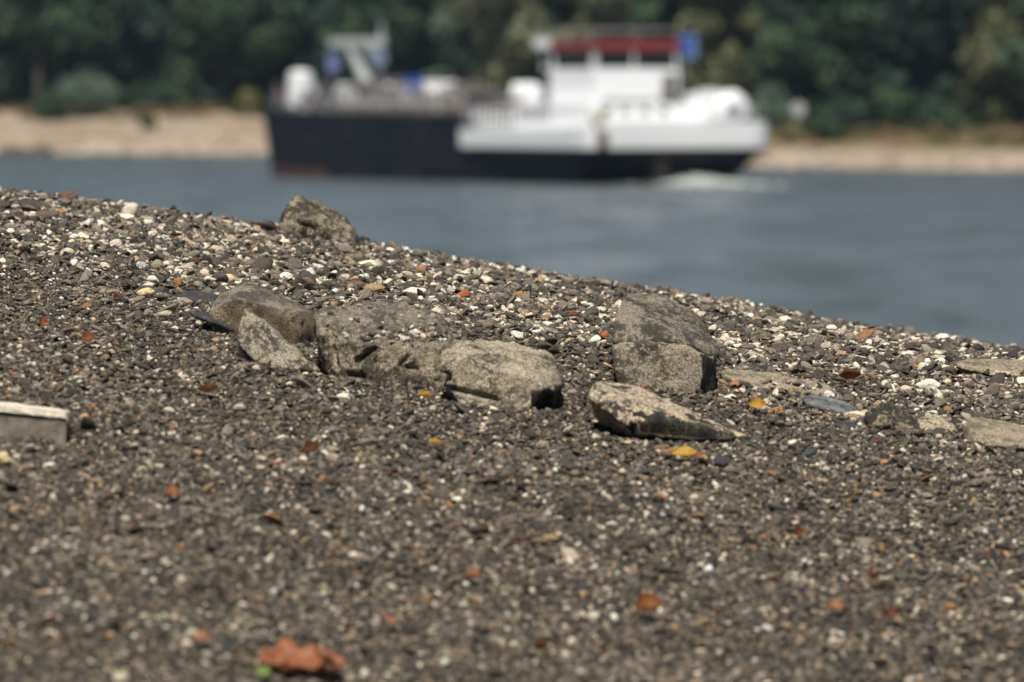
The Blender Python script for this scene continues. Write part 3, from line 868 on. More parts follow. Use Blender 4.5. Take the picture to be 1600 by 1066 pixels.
# ================================================================== FAR BANK
SX = np.array([-4000, -400, -60, -22, 0, 21, 40, 300, 4000], float)
SY = np.array([2500, 680, 577, 568, 515, 466, 443, 380, 150], float)
def shore(x): return np.interp(x, SX, SY)
def fz(x, s):
    k = np.interp(x, [-30, 25], [1.0, .68])
    z = np.interp(s, [-12, 0, 4, 20, 45, 62, 80, 160, 4000], [-2.5, 0, .5, 2.1, 3.85, 3.95, 4.0, 4.1, 4.4])
    z = np.where(s > 0, z * k, z)
    return z + np.clip(s, 0, 20) / 20 * (.30 * vnoise(x * .09, s * .1, 5) + .15 * vnoise(x * .3, s * .3, 6))
xs = axis(-90, 90, 1.2, 3800); ss = np.concatenate([np.arange(-12, 110, 1.2), np.array([130, 200, 400, 900, 2000, 4000])])
Xg, Sg = np.meshgrid(xs, ss)
Yg = shore(Xg) + Sg
Zg = fz(Xg, Sg)
i = np.arange(Xg.size).reshape(Xg.shape)
f = np.stack([i[:-1, :-1], i[:-1, 1:], i[1:, 1:], i[1:, :-1]], -1).reshape(-1, 4)
me = np_mesh('far_bank', np.stack([Xg, Yg, Zg], -1).reshape(-1, 3), f, True)
t = NT('far_sand').set(.95, 0, .2)
v = t.coord()
sp = t.n('ShaderNodeSeparateXYZ'); t.l(v, sp.inputs[0])
nb = t.noise(v, .13, 5, .7)
nf = t.noise(v, .8, 5, .7)
sand = t.ramp(t.math('ADD', t.math('MULTIPLY', nb, .6), t.math('MULTIPLY', nf, .4)), [(.38, (.21, .155, .10)), (.5, (.36, .29, .215)), (.60, (.46, .395, .32))])
grass = t.ramp(nb, [(.38, (.17, .10, .06)), (.5, (.15, .105, .05)), (.6, (.07, .085, .035))])
ed = t.math('ADD', sp.outputs[2], t.math('MULTIPLY', t.math('SUBTRACT', nb, .5), 2.6))
fac = t.ramp(t.math('DIVIDE', ed, 10.0), [(.10, 0.0), (.17, 1.0)])
xf = t.ramp(t.math('ADD', t.math('DIVIDE', sp.outputs[0], 60.0), .5), [(.35, .25), (.7, 1.0)])
t.col(t.mix(t.math('MULTIPLY', fac, xf), sand, grass))
t.normal(t.bump(nf, .5, .3))
o = link_mesh('far_bank', me, t.m)
tag(o, 'sandy far shore rising to dry grass', kind='structure')

# ------------------------------------------------------------------ trees
def foliage_mat(name, c1, c2, c3):
    t = NT(name).set(.7, 0, .25)
    v = t.coord()
    n_ = t.noise(v, .33, 3, .6)
    n2_ = t.noise(v, 2.2, 3, .7)
    f_ = t.math('ADD', t.math('MULTIPLY', n_, .6), t.math('MULTIPLY', n2_, .4))
    t.col(t.ramp(f_, [(.36, c1), (.5, c2), (.66, c3)]))
    return t.m
FM = [foliage_mat('foliage_green', (.022, .042, .026), (.042, .074, .038), (.080, .115, .055)),
      foliage_mat('foliage_deep', (.014, .028, .022), (.024, .044, .030), (.040, .068, .042)),
      foliage_mat('foliage_olive', (.062, .074, .036), (.115, .122, .058), (.18, .178, .082)),
      foliage_mat('foliage_silver', (.075, .11, .075), (.125, .175, .12), (.18, .235, .165)),
      foliage_mat('foliage_yellow', (.12, .12, .045), (.20, .19, .07), (.28, .25, .10))]
FM.append(foliage_mat('foliage_pale_olive', (.10, .115, .065), (.17, .185, .11), (.25, .255, .155)))
M_BARK = paint('bark', (.10, .085, .065), .6, .9, 3)
def blob_leaves(blobs, n, size, r_):
    """leaf clusters scattered through a crown made of lumps: (c, (rx, ry, rz))"""
    vol = np.array([b[1][0] * b[1][1] + b[1][2] ** 2 for b in blobs]); vol = vol / vol.sum()
    idx = r_.choice(len(blobs), n, p=vol)
    C = np.array([b[0] for b in blobs])[idx]; Rr = np.array([b[1] for b in blobs])[idx]
    d = r_.normal(0, 1, (n, 3)); d /= np.linalg.norm(d, axis=1, keepdims=True)
    rad = r_.uniform(.45, 1.0, (n, 1)) ** .5 * (1 + .12 * r_.normal(0, 1, (n, 1)))
    c = C + d * Rr * rad
    a = r_.normal(0, 1, (n, 3)); a /= np.linalg.norm(a, axis=1, keepdims=True)
    nrm = d * .9 + r_.normal(0, .55, (n, 3)); nrm /= np.linalg.norm(nrm, axis=1, keepdims=True)
    a = np.cross(nrm, a); a /= np.linalg.norm(a, axis=1, keepdims=True) + 1e-9
    b = np.cross(nrm, a)
    s = size * r_.uniform(.5, 1.4, (n, 1))
    q = np.stack([c - a * s, c - b * s * .55, c + a * s, c + b * s * .55], 1).reshape(-1, 3)
    return q, np.arange(4 * n).reshape(n, 4)
def crown_blobs(Hh, W_, r_, n=17, low=.16):
    bl = []
    for k in range(n):
        z = Hh * r_.uniform(low, .92)
        fr = math.sin(math.pi * min(1, (z / Hh * .92 + .10))) ** .6
        an = r_.uniform(0, 6.283); rd = W_ * .5 * fr * r_.uniform(.25, .85)
        s = W_ * r_.uniform(.15, .26)
        bl.append(((rd * math.cos(an), rd * math.sin(an), z), (s, s, s * r_.uniform(.7, 1.05))))
    bl.append(((0, 0, Hh * .55), (W_ * .26, W_ * .26, Hh * .30)))
    return bl
def trunk_bm(Hh, r_):
    bm = bmesh.new()
    pts = [Vector((0, 0, -.6))]
    for k in range(1, 6):
        pts.append(Vector((r_.normal(0, .25), r_.normal(0, .25), Hh * .15 * k)))
    for k in range(5):
        add_tube(bm, pts[k], pts[k + 1], .42 * (1 - .15 * k), 8, .42 * (1 - .15 * (k + 1)))
    for k in range(7):
        b0 = pts[2 + k % 3]; an = r_.uniform(0, 6.28)
        add_tube(bm, b0, b0 + Vector((math.cos(an) * Hh * .2, math.sin(an) * Hh * .2, Hh * .17)), .14, 6, .05)
    return bm
def tree(px, s, Hh, W_, mat, label, name='tree', seed=0, n=5200, low=.16, group=None, X=None, size=.5):
    """a tree on the far bank at photo column px, s metres back from the water"""
    r_ = np.random.default_rng(seed + 50)
    if X is None:
        Y = 540.0
        for _ in range(8):
            X = (px - 800) / F * Y; Y = float(shore(X)) + s
    else: Y = float(shore(X)) + s
    z = float(fz(np.array([X]), np.array([s]))[0])
    root = empty(name, (X, Y, z))
    q, f_ = blob_leaves(crown_blobs(Hh, W_, r_, low=low), n, size, r_)
    link_mesh('crown', np_mesh('crown', q, f_), mat, root)
    bmobj('trunk', trunk_bm(Hh, r_), M_BARK, root)
    tag(root, label, 'tree', group)
    return root
tree(795, 43, 24, 14, FM[5], 'pale olive tree behind the deck between mast and wheelhouse', seed=1, n=11000, size=.6)
tree(735, 46, 21, 8, FM[3], 'slim grey green tree just right of the mast', seed=2, n=6800, size=.55)
tree(1105, 60, 22, 9, FM[2], 'olive tree just right of the wheelhouse', seed=3, n=7500, size=.55)
tree(960, 54, 25, 10, FM[5], 'olive tree whose crown shows above the wheelhouse roof', seed=9, n=8500, size=.6)
tree(1560, 66, 13, 10, FM[2], 'broad low olive tree at the right edge of the wood', seed=4, low=.08)
tree(60, 48, 24, 13, FM[0], 'tall green tree at the left edge behind the round bushes', seed=5)
tree(350, 50, 23, 15, FM[0], 'broad green tree left of the bow', seed=6)
tree(1300, 66, 24, 12, FM[0], 'tall green tree behind the round sign at the right', seed=7)
tree(610, 46, 24, 12, FM[0], 'green tree standing behind the mast', seed=8)
# the wood behind, one mass
Q, FF, MI = [], [], []
nq = 0
r_ = np.random.default_rng(3)
for row, s0 in enumerate((56, 66, 80, 96)):
    x = -120.0
    while x < 110:
        x += r_.uniform(5.5, 9.5)
        s = s0 + r_.uniform(-5, 5) + (10 if x > 15 else 0)
        Hh = r_.uniform(17, 27); W_ = r_.uniform(8, 14)
        if row == 0 and r_.random() < .25: continue
        q, f_ = blob_leaves(crown_blobs(Hh, W_, r_, n=13, low=.06), 2400, .75, r_)
        q = q + np.array([x, float(shore(x)) + s, float(fz(np.array([x]), np.array([s]))[0])])
        Q.append(q); FF.append(f_ + nq); nq += len(q)
        MI.append(np.full(len(f_), r_.choice([0, 1, 1, 0, 2], p=[.3, .3, .2, .1, .1])))
    # undergrowth
    for k in range(90 if row == 0 else 45):
        x = r_.uniform(-115, 105); s = s0 + r_.uniform(-8, 4) + (10 if x > 15 else 0)
        rr2 = r_.uniform(1.2, 2.8)
        q, f_ = blob_leaves([((0, 0, rr2 * .6), (rr2 * 1.3, rr2, rr2))], 260, .55, r_)
        q = q + np.array([x, float(shore(x)) + s, float(fz(np.array([x]), np.array([s]))[0])])
        Q.append(q); FF.append(f_ + nq); nq += len(q); MI.append(np.full(len(f_), r_.choice([0, 1])))
me = np_mesh('woodland', np.concatenate(Q), np.concatenate(FF))
me.polygons.foreach_set('material_index', np.concatenate(MI).astype(np.int32))
o = link_mesh('woodland', me, [FM[0], FM[1], FM[2]])
tag(o, 'dense dark green wood along the far shore', 'woodland', kind='stuff')

def bush(px, s, Wd, Hh, mat, label, seed=0, n=1500, size=.28):
    r_ = np.random.default_rng(seed + 900)
    Y = 540.0
    for _ in range(8):
        X = (px - 800) / F * Y; Y = float(shore(X)) + s
    z = float(fz(np.array([X]), np.array([s]))[0])
    root = empty('bush', (X, Y, z))
    bl = []
    for k in range(9):
        an = r_.uniform(0, 6.28); rd = Wd * .5 * r_.uniform(.25, .85)
        rz_ = Hh * r_.uniform(.18, .42)
        bl.append(((rd * math.cos(an), rd * math.sin(an) * .8, Hh * r_.uniform(.30, .58)), (Wd * .22, Wd * .2, rz_)))
    bl.append(((0, 0, Hh * .5), (Wd * .33, Wd * .3, Hh * .5)))
    q, f_ = blob_leaves(bl, n, size, r_)
    link_mesh('foliage', np_mesh('foliage', q, f_), mat, root)
    bm = bmesh.new()
    for k in range(5):
        add_tube(bm, (0, 0, -.2), (r_.normal(0, Wd * .14), r_.normal(0, Wd * .14), Hh * .6), .07, 6, .03)
    bmobj('stem', bm, M_BARK, root)
    return tag(root, label, 'bush')
bush(140, 38, 7.8, 5.0, FM[3], 'largest rounded silvery green bush on the left far shore', 1, 2600)
bush(76, 32, 3.9, 3.6, FM[0], 'dark green bush standing on the sand left of the silvery bush', 2)
bush(232, 24, 1.7, 1.6, FM[2], 'tiny lone bush on the left sand', 3, 500)
bush(388, 43, 2.4, 2.8, FM[4], 'yellowish shrub at the wood edge left of the bow', 4, 900)
bush(270, 45, 4.2, 3.6, FM[0], 'green bush at the wood edge between silvery bush and yellowish shrub', 10)
bush(1205, 52, 5.0, 4.4, FM[3], 'silvery bush just right of the stern', 5, 2000)
bush(1286, 30, 4.2, 2.3, FM[0], 'low dark green bush below the round sign', 6)
bush(1238, 26, 1.9, 1.9, FM[4], 'dry yellow tuft between the stern and the low dark bush', 7, 700)
bush(1330, 62, 3.4, 3.0, FM[4], 'faint yellow shrub at the wood edge above the low dark bush', 8, 900)
bush(1470, 52, 5.0, 3.0, FM[0], 'green scrub at the wood edge on the right', 9)

# round sign on the far shore
def far_point(px, s):
    Y = 540.0
    for _ in range(8):
        X = (px - 800) / F * Y; Y = float(shore(X)) + s
    return X, Y, float(fz(np.array([X]), np.array([s]))[0])
X, Y, z = far_point(1247, 40)
M_WHITE = paint('white_paint', (.80, .80, .80), .12, .45, .5)
M_STEEL = paint('grey_steel', (.28, .28, .28), .3, .5, 1.2)
sg = empty('shore_sign', (X, Y, z)); tag(sg, 'round whitish marker sign on a post above the far shore', 'sign')
bm = bmesh.new(); add_tube(bm, (0, 0, -.3), (0, 0, 2.6), .06); bmobj('post', bm, M_STEEL, sg)
bm = bmesh.new(); add_tube(bm, (0, -.12, 2.2), (0, -.06, 2.2), .62, 24); bmobj('panel', bm, paint('sign_face', (.45, .46, .46), .2), sg)
# dark stones in the shallows at the far left
for k, (px, wd, hh, lb) in enumerate(((24, 1.7, .75, 'dark rock in the shallows at the far left, left one of two'), (62, 1.3, .9, 'dark rock in the shallows at the far left, right one of two'))):
    X, Y, z = far_point(px, -1.5)
    bm = bmesh.new(); bmesh.ops.create_icosphere(bm, subdivisions=3, radius=1)
    for q in bm.verts:
        n_ = q.co.normalized()
        q.co = Vector((n_.x * wd, n_.y * .9, n_.z * hh)) * (1 + .3 * noise.noise(n_ * 1.6 + Vector((k * 4, 0, 2))))
    o = bmobj('shore_rock', bm, M_R_DARK, smooth=True); o.location = (X, Y, .1)
    tag(o, lb, 'rock')

# loose stones and dry tufts scattered over the far beach
r_ = np.random.default_rng(77)
bm = bmesh.new()
for k in range(420):
    x = r_.uniform(-70, 60); s_ = abs(r_.normal(0, 9)) - .5
    p = Vector((x, float(shore(x)) + s_, float(fz(np.array([x]), np.array([s_]))[0])))
    add_ball(bm, p, r_.uniform(.12, .5), (1.4, 1, .6), 1)
for q in bm.verts: q.co += Vector((noise.noise(q.co * 2), noise.noise(q.co * 2 + Vector((9, 0, 0))), noise.noise(q.co * 2 + Vector((0, 9, 0))))) * .12
t = NT('shore_stone_mix').set(.9, 0, .2)
t.col(t.ramp(t.noise(t.coord(), .4, 3, .8), [(.4, (.10, .075, .055)), (.5, (.22, .175, .13)), (.6, (.5, .44, .36))]))
o = bmobj('beach_stones', bm, t.m)
tag(o, 'loose stones strewn along the far beach', kind='stuff')
Q, FF = [], []; nq = 0
for k in range(260):
    x = r_.uniform(-62, 62); s_ = r_.uniform(22, 60) if x > 5 else r_.uniform(34, 50)
    rr2 = r_.uniform(.3, .9)
    q, f_ = blob_leaves([((0, 0, rr2 * .5), (rr2 * 1.6, rr2, rr2 * .8))], 60, .25, r_)
    Q.append(q + np.array([x, float(shore(x)) + s_, float(fz(np.array([x]), np.array([s_]))[0])])); FF.append(f_ + nq); nq += len(q)
o = link_mesh('dry_grass', np_mesh('dry_grass', np.concatenate(Q), np.concatenate(FF)), foliage_mat('dry_tuft', (.07, .075, .03), (.14, .11, .05), (.26, .18, .08)))
tag(o, 'dry grass tufts on the upper far beach', kind='stuff')

# ================================================================== SHIP
TH = R(30); CT, ST = math.cos(TH), math.sin(TH)
SX0, SD0 = 5.3, 373.0
LEN, BEAM = 53.0, 14.2
ship = empty('cargo_ship', (SX0, SD0, 0), TH)
tag(ship, 'inland tanker barge with a black hull, white stern and red wheelhouse roof under way', 'ship')
def su(px, v_):
    k = (px - 800) / F
    return (SX0 + v_ * CT - k * SD0 - k * v_ * ST) / (ST + k * CT)
def sw(py, u_, v_):
    return CAMZ - (py - HOR) / F * (SD0 + v_ * ST + u_ * CT)
def part(name, bm, m, parent=ship, smooth=False): return bmobj(name, bm, m, parent, smooth)

M_HULL = paint('hull_black', (.006, .008, .013), .4, .6, .25, dcol=(.016, .017, .021), spec=.2)
t = NT('hull_plates').set(.6, 0, .2)
v = t.coord(); mp = t.n('ShaderNodeMapping'); mp.inputs['Scale'].default_value = (1, .35, 1.6); t.l(v, mp.inputs[0])
st_ = t.noise(mp.outputs[0], .55, 6, .7)
mp2 = t.n('ShaderNodeMapping'); mp2.inputs['Scale'].default_value = (2.2, 2.2, .15); t.l(v, mp2.inputs[0])
ru = t.noise(mp2.outputs[0], .8, 5, .7)
c_ = t.mix(t.ramp(st_, [(.45, 0.0), (.65, .8)]), (.006, .008, .013), (.022, .025, .03))
t.col(t.mix(t.ramp(ru, [(.58, 0.0), (.70, .7)]), c_, (.045, .024, .016)))
M_HULL = t.m
M_BOOT = paint('hull_red', (.085, .032, .028), .4, .6, .3)
M_SHIPW = paint('ship_white', (.86, .87, .88), .10, .4, .35, dcol=(.5, .48, .45))
M_SHIPG = paint('ship_grey', (.30, .30, .31), .5, .6, 1.0)
M_DECK = paint('deck', (.14, .11, .10), .5, .7, .8)
M_RED = paint('roof_red', (.25, .04, .048), .2, .45, .5)
M_BLUE = paint('blue_paint', (.03, .09, .42), .2, .5, .7)
M_LBLUE = paint('pale_blue_paint', (.16, .27, .46), .2, .5, .7)
M_DARKP = paint('dark_gear', (.05, .045, .05), .4, .6, 1)
M_BEIGE = paint('beige_gear', (.42, .36, .30), .4, .6, 1)
t = NT('window_glass').set(.08, 0, .6); t.col((.012, .014, .017)); M_GLASS = t.m

def outline(wl, n=18):
    """waterline-style ring of (v, u) at height wl; overhanging stern, raked bow"""
    tk = max(0.0, min(1.0, wl / 2.4))
    us = 3.4 * (1 - tk) ** 1.1
    ins = .9 * (1 - tk)
    bow = LEN - 1.6 * (1 - min(1, max(0, wl) / 4.8))
    pts = []
    rad = 1.7
    def half(u_):
        h = BEAM / 2 - ins * (1 if u_ < 10 else max(0, 1 - (u_ - 10) / 8))
        d0 = u_ - us
        if d0 < rad: h -= rad - math.sqrt(max(0, rad * rad - (rad - d0) ** 2))
        d1 = (u_ - (bow - 8.5)) / 8.5
        if d1 > 0: h *= max(.02, (1 - min(1, d1) ** 2.6)) ** .8
        return h
    uu = [us, us + .12, us + .4, us + .9, us + 1.7, 6, 10, 14, 17.4, 18.4, 24, 30, 36, 40, 43, bow - 8, bow - 6, bow - 4.2, bow - 2.6, bow - 1.4, bow - .6, bow - .15, bow]
    L_ = [(BEAM / 2 - half(x), x) for x in uu]
    R_ = [(BEAM / 2 + half(x), x) for x in uu]
    return L_ + R_[::-1]
def loft(levels, clamp=None, off=0.0, zf=None):
    bm = bmesh.new()
    rings = []
    for lv in levels:
        ring = outline(lv)
        rr3 = []
        for (a, b) in ring:
            if clamp: b = min(max(b, clamp[0]), clamp[1])
            cx_ = BEAM / 2
            a2 = cx_ + (a - cx_) * (1 + off / (BEAM / 2))
            b2 = b - (off if b < 3 else 0)
            z = zf(lv, b) if zf else lv
            rr3.append(bm.verts.new((a2, b2, z)))
        rings.append(rr3)
    n = len(rings[0])
    for r0, r1 in zip(rings[:-1], rings[1:]):
        for k in range(n):
            bm.faces.new((r0[k], r0[(k + 1) % n], r1[(k + 1) % n], r1[k]))
    bm.faces.new(rings[-1]); bm.faces.new(rings[0][::-1])
    bmesh.ops.remove_doubles(bm, verts=bm.verts, dist=.001)
    return bm
def fz_hull(lv, b):
    if lv > 2.36:
        k = min(1, max(0, (b - 17.4) / 1.0))
        kk = (lv - 2.36) / 2.3
        top = 4.55 + .55 * max(0, (b - 36) / 24)
        return 2.36 + kk * (top - 2.36) * k
    return lv
bm = loft([-1.0, .0, .4, .75], clamp=(37, 70), off=0.02)
part('boot_stripe', bm, M_BOOT)
bm = loft([-1.0, .6, 1.2, 1.8, 2.36, 2.9, 3.6, 4.3, 4.66], zf=fz_hull)
# twin tunnels under the counter read as a lighter strip with the rudder between
part('hull', bm, M_HULL)
bm = loft([2.37, 3.0, 3.6, 4.2], clamp=(0, 17.6), off=.10, zf=lambda lv, b: 2.37 + (lv - 2.37) * (1.0 if b < .5 else max(.70, 1 - .30 * (b - .5) / 2)))
part('stern_bulwark', bm, M_SHIPW)
bm = bmesh.new(); add_box(bm, .1, BEAM - .1, 17.8, 18.3, 2.4, 4.5); part('bulkhead', bm, M_HULL)
# rubbing strake
bm = loft([2.24, 2.42], clamp=(0, 17.6), off=.20); part('rubbing_strake', bm, M_DARKP)
# skeg and rudder between the propeller tunnels
bm = bmesh.new(); add_box(bm, 5.4, 6.5, 1.0, 3.2, -.6, 2.2, .1); part('rudder', bm, paint('rust', (.10, .065, .05), .4))
# dark mark / fairlead at the near stern corner
bm = bmesh.new(); add_box(bm, .15, 1.15, -.22, -.10, 2.6, 3.7, .05); fl = part('fairlead', bm, M_BEIGE)
bm = bmesh.new(); add_box(bm, .4, .9, -.30, -.223, 2.9, 3.4); part('opening', bm, M_DARKP, fl)
bm = bmesh.new(); add_box(bm, .2, 1.4, .1, 1.0, 4.22, 4.75, .08); part('mooring_winch', bm, paint('cream_paint', (.7, .64, .48), .2))

# accommodation
bm = bmesh.new(); add_box(bm, 1.1, 12.2, 2.6, 12.4, 3.5, 5.35, .06); part('deckhouse', bm, M_SHIPW)
bm = bmesh.new(); add_box(bm, .9, 12.4, 12.41, 18.0, 5.2, 5.36, .03); part('canopy', bm, M_BEIGE)
bm = bmesh.new(); add_box(bm, 3.2, 10.5, 12.8, 17.6, 3.7, 5.1, .05); part('dark_interior_box', bm, M_DARKP)  # dark box filling the interior behind the canopy posts
for k in range(7):
    bm = bmesh.new(); add_box(bm, 1.0, 1.15, 12.9 + k * .8, 13.06 + k * .8, 3.7, 5.19); part('canopy_post', bm, M_SHIPW)
for k in range(4):
    bm = bmesh.new(); u0 = 7.6 + k * 1.12
    add_box(bm, 1.03, 1.095, u0, u0 + .6, 4.35, 5.1); part('deckhouse_window', bm, M_GLASS)
for k in range(4):
    bm = bmesh.new(); v0 = 2.2 + k * 1.5
    add_box(bm, v0, v0 + .7, 2.52, 2.594, 4.65, 5.05); part('deckhouse_window', bm, M_GLASS)
# wheelhouse
WV0, WV1, WU0, WU1 = 2.9, 9.5, 4.6, 10.6
whe = empty('wheelhouse', (0, 0, 0)); whe.parent = ship
bm = bmesh.new(); add_box(bm, WV0, WV1, WU0, WU1, 5.36, 7.72, .05); part('wheelhouse_wall', bm, M_SHIPW, whe)
bm = bmesh.new(); add_box(bm, WV0 + .12, WV1 - .12, WU0 + .12, WU1 - .12, 7.73, 8.87); part('glazing', bm, M_GLASS, whe)
for vv_ in (WV0 + .05, 5.9, WV1 - .3):
    bm = bmesh.new(); add_box(bm, vv_, vv_ + .15, WU0 + .04, WU0 + .116, 7.74, 8.86); part('window_post', bm, M_SHIPW, whe)
for uu_ in (WU0 + .3, WU1 - .5):
    bm = bmesh.new(); add_box(bm, WV0 + .04, WV0 + .116, uu_, uu_ + .3, 7.74, 8.86); part('window_post', bm, M_SHIPW, whe)
bm = bmesh.new(); add_box(bm, WV0 - .12, WV1 + .12, WU0 - .12, WU1 + .2, 8.88, 9.58, .08); part('roof', bm, M_RED, whe)
bm = bmesh.new()
for (a, b) in (((WV0, WU0), (WV1, WU0)), ((WV0, WU0), (WV0, WU1)), ((WV1, WU0), (WV1, WU1)), ((WV0, WU1), (WV1, WU1))):
    add_tube(bm, (a[0], a[1], 10.25), (b[0], b[1], 10.25), .06, 6)
for (a, b) in ((WV0, WU0), (WV1, WU0), (WV0, WU1), (WV1, WU1), (6.2, WU0), (WV0, 7.6)):
    add_tube(bm, (a, b, 9.70), (a, b, 10.25), .04, 6)
part('roof_rail', bm, M_SHIPG, whe)
bm = bmesh.new(); add_box(bm, 8.2, 9.2, WU0 - .10, WU0 - .005, 5.4, 7.3, .02); add_box(bm, 7.9, 9.5, WU0 - .7, WU0 - .11, 5.37, 5.95, .02)
part('door', bm, paint('dark_door', (.13, .115, .105), .4), whe)
bm = bmesh.new(); add_box(bm, 3.4, 7.4, WU0 - .5, WU0 - .02, 5.37, 5.62, .02); part('step', bm, M_SHIPG, whe)
# radar and blue board
bm = bmesh.new(); u_ = su(842, 2.4); add_tube(bm, (2.6, u_ - .2, 7.6), (2.6, u_ - .2, 9.1), .08); add_tube(bm, (2.6, u_ - .2, 9.1), (2.6, u_ - .2, 9.75), .70, 20); add_tube(bm, (2.6, u_ - .2, 7.7), (3.0, WU1, 7.7), .07)
part('radar_dome', bm, paint('pale_dome', (.62, .66, .68), .1), smooth=False)
vb = 9.9
bm = bmesh.new(); add_box(bm, vb - .1, vb + 1.2, 4.95, 5.05, 8.35, 10.0, .04); bb = part('blue_board', bm, M_LBLUE)
bm = bmesh.new(); add_box(bm, vb - .05, vb + .75, 4.86, 4.94, 8.75, 9.85, .02); part('board_face', bm, M_BLUE, bb)
bm = bmesh.new(); add_tube(bm, (vb + .3, 5.15, 7.0), (vb + .3, 5.15, 9.8), .07); part('board_pole', bm, M_SHIPG)
# aft deck: white lockers, rails, tender with dark underside
bm = bmesh.new()
for a, b, c_ in ((9.6, 10.5, 6.05), (10.7, 11.3, 6.3), (11.45, 12.0, 5.9)):
    add_box(bm, a, b, 2.2, 4.4, 4.2, c_, .08)
part('deck_locker', bm, M_SHIPW)
bm = bmesh.new()
for k in range(12):
    v0 = .6 + k * 1.1
    add_tube(bm, (v0, .35, 4.2), (v0, .35, 5.15), .035, 6)
for z in (4.7, 5.15): add_tube(bm, (.6, .35, z), (12.7, .35, z), .035, 6)
for k in range(15):
    add_tube(bm, (.3, .6 + k * 1.2, 4.0), (.3, .6 + k * 1.2, 5.0), .035, 6)
for z in (4.5, 5.0): add_tube(bm, (.3, .6, z), (.3, 17.5, z), .035, 6)
part('stern_rail', bm, M_SHIPW)
tb = empty('tender_boat', (11.6, 1.5, 4.9)); tb.parent = ship
bm = bmesh.new()
bmesh.ops.create_uvsphere(bm, u_segments=24, v_segments=14, radius=1)
for q in bm.verts:
    z = q.co.z
    q.co = Vector((q.co.x * 1.35, q.co.y * 1.0, (z * .75 if z < 0 else z * 1.35)))
part('tender_hull', bm, M_SHIPW, tb, True)
bm = bmesh.new(); add_box(bm, -.9, .2, -1.1, -.85, -.35, .45, .1); part('tender_dark_patch', bm, paint('slate_blue', (.10, .15, .21), .2), tb)  # slate blue box for the tender's dark underside
# canister on the deckhouse roof, vents
u_ = su(825, 2.5)
bm = bmesh.new(); add_tube(bm, (2.0, u_ + .9, 6.1), (3.2, u_ - .9, 6.1), .66, 18); add_box(bm, 2.0, 3.0, u_ - .7, u_ + .7, 5.37, 5.6); part('life_raft', bm, M_SHIPW, smooth=False)
# stores on the deckhouse roof forward of the wheelhouse
for k, (uu_, hh) in enumerate(((12.2, .9), (16.4, .8))):
    bm = bmesh.new(); add_box(bm, 4 + k, 5.6 + k, uu_, uu_ + 1, 5.37, 5.37 + hh, .05); part('roof_vent', bm, M_SHIPG)

# forward deck
bm = bmesh.new(); add_box(bm, .4, BEAM - .4, 20.2, 45, 4.6, 4.78); part('cargo_deck', bm, M_DECK)
bm = bmesh.new(); u_ = su(752, 2.2); add_box(bm, 1.4, 3.2, u_ - .9, u_ + .9, 4.2, 6.1, .15); part('generator_box', bm, M_DARKP)
for k, (v0, z0, r0, m_) in enumerate(((1.4, 5.25, .17, M_BEIGE), (2.1, 5.35, .22, M_SHIPG), (3.0, 5.2, .2, M_BEIGE), (6.6, 5.6, .28, M_SHIPG), (7.6, 5.5, .2, M_BEIGE))):
    bm = bmesh.new(); add_tube(bm, (v0, 20.6, z0), (v0, 38.4, z0), r0, 10); part('cargo_pipe', bm, m_)
for k in range(14):
    u0 = 21.0 + k * 1.2
    bm = bmesh.new()
    hh = 6.0 + .6 * ((k * 7) % 3 == 0) + .35 * ((k * 5) % 4 == 1)
    for v0 in (1.0, 3.6): add_box(bm, v0, v0 + .16, u0, u0 + .16, 4.79, hh)
    add_box(bm, 1.0, 3.76, u0, u0 + .16, hh, hh + .14)
    part('pipe_frame', bm, M_SHIPG if k % 2 else M_BEIGE)
for k, (u0, v0, z1, m_, r0) in enumerate(((24, 4.5, 6.1, M_BEIGE, .5), (27.5, 4.6, 6.0, M_SHIPG, .6), (33.5, 3.6, 6.3, M_DARKP, .7), (37.0, 3.4, 6.8, M_DARKP, .9), (40, 4.5, 6.6, M_SHIPG, .7), (43, 3.5, 6.8, M_DARKP, .9), (22.2, 5.0, 6.3, M_SHIPG, .4))):
    bm = bmesh.new(); add_tube(bm, (v0, u0, 4.79), (v0, u0, z1 - .3), r0, 12); add_tube(bm, (v0, u0, z1 - .3), (v0, u0, z1), r0 * 1.25, 12)
    add_tube(bm, (v0 - r0 * 1.2, u0 - .3, z1 + .02), (v0 + r0 * 1.2, u0 + .2, z1 + .02), .12, 8)
    part('tank_hatch', bm, m_)
u_ = su(650, 3.0); bm = bmesh.new(); add_box(bm, 2.3, 3.6, u_ - .6, u_ + .6, 5.3, sw(120, u_, 3), .1); add_box(bm, 2.5, 3.4, u_ - .4, u_ + .4, 4.79, 5.29); part('blue_container', bm, M_BLUE)
u_ = su(688, 3.0); bm = bmesh.new(); add_tube(bm, (2.2, u_ + .8, 6.25), (3.8, u_ - .8, 6.25), .62, 16); add_box(bm, 2.5, 3.5, u_ - .5, u_ + .5, 4.79, 5.7); part('white_tank', bm, M_SHIPW)
r2 = random.Random(5)
for k in range(26):
    u0 = r2.uniform(20.5, 43); v0 = r2.uniform(.7, 3.2); hh = r2.uniform(.5, 1.7)
    bm = bmesh.new()
    add_tube(bm, (v0, u0, 4.79), (v0, u0, 4.79 + hh), r2.uniform(.08, .28), 10)
    add_box(bm, v0 - .35, v0 + .35, u0 - .3, u0 + .3, 4.79 + hh, 4.79 + hh + .22, .05)
    part('deck_valve', bm, r2.choice([M_SHIPW, M_SHIPG, M_BEIGE, M_DARKP, M_SHIPG]))
# side rail of the cargo deck
bm = bmesh.new()
for k in range(24):
    add_tube(bm, (.35, 20.8 + k * 1.0, 4.6), (.35, 20.8 + k * 1.0, 5.65), .035, 6)
for z in (5.1, 5.65): add_tube(bm, (.35, 20.8, z), (.35, 43.8, z), .035, 6)
part('deck_rail', bm, M_SHIPG)
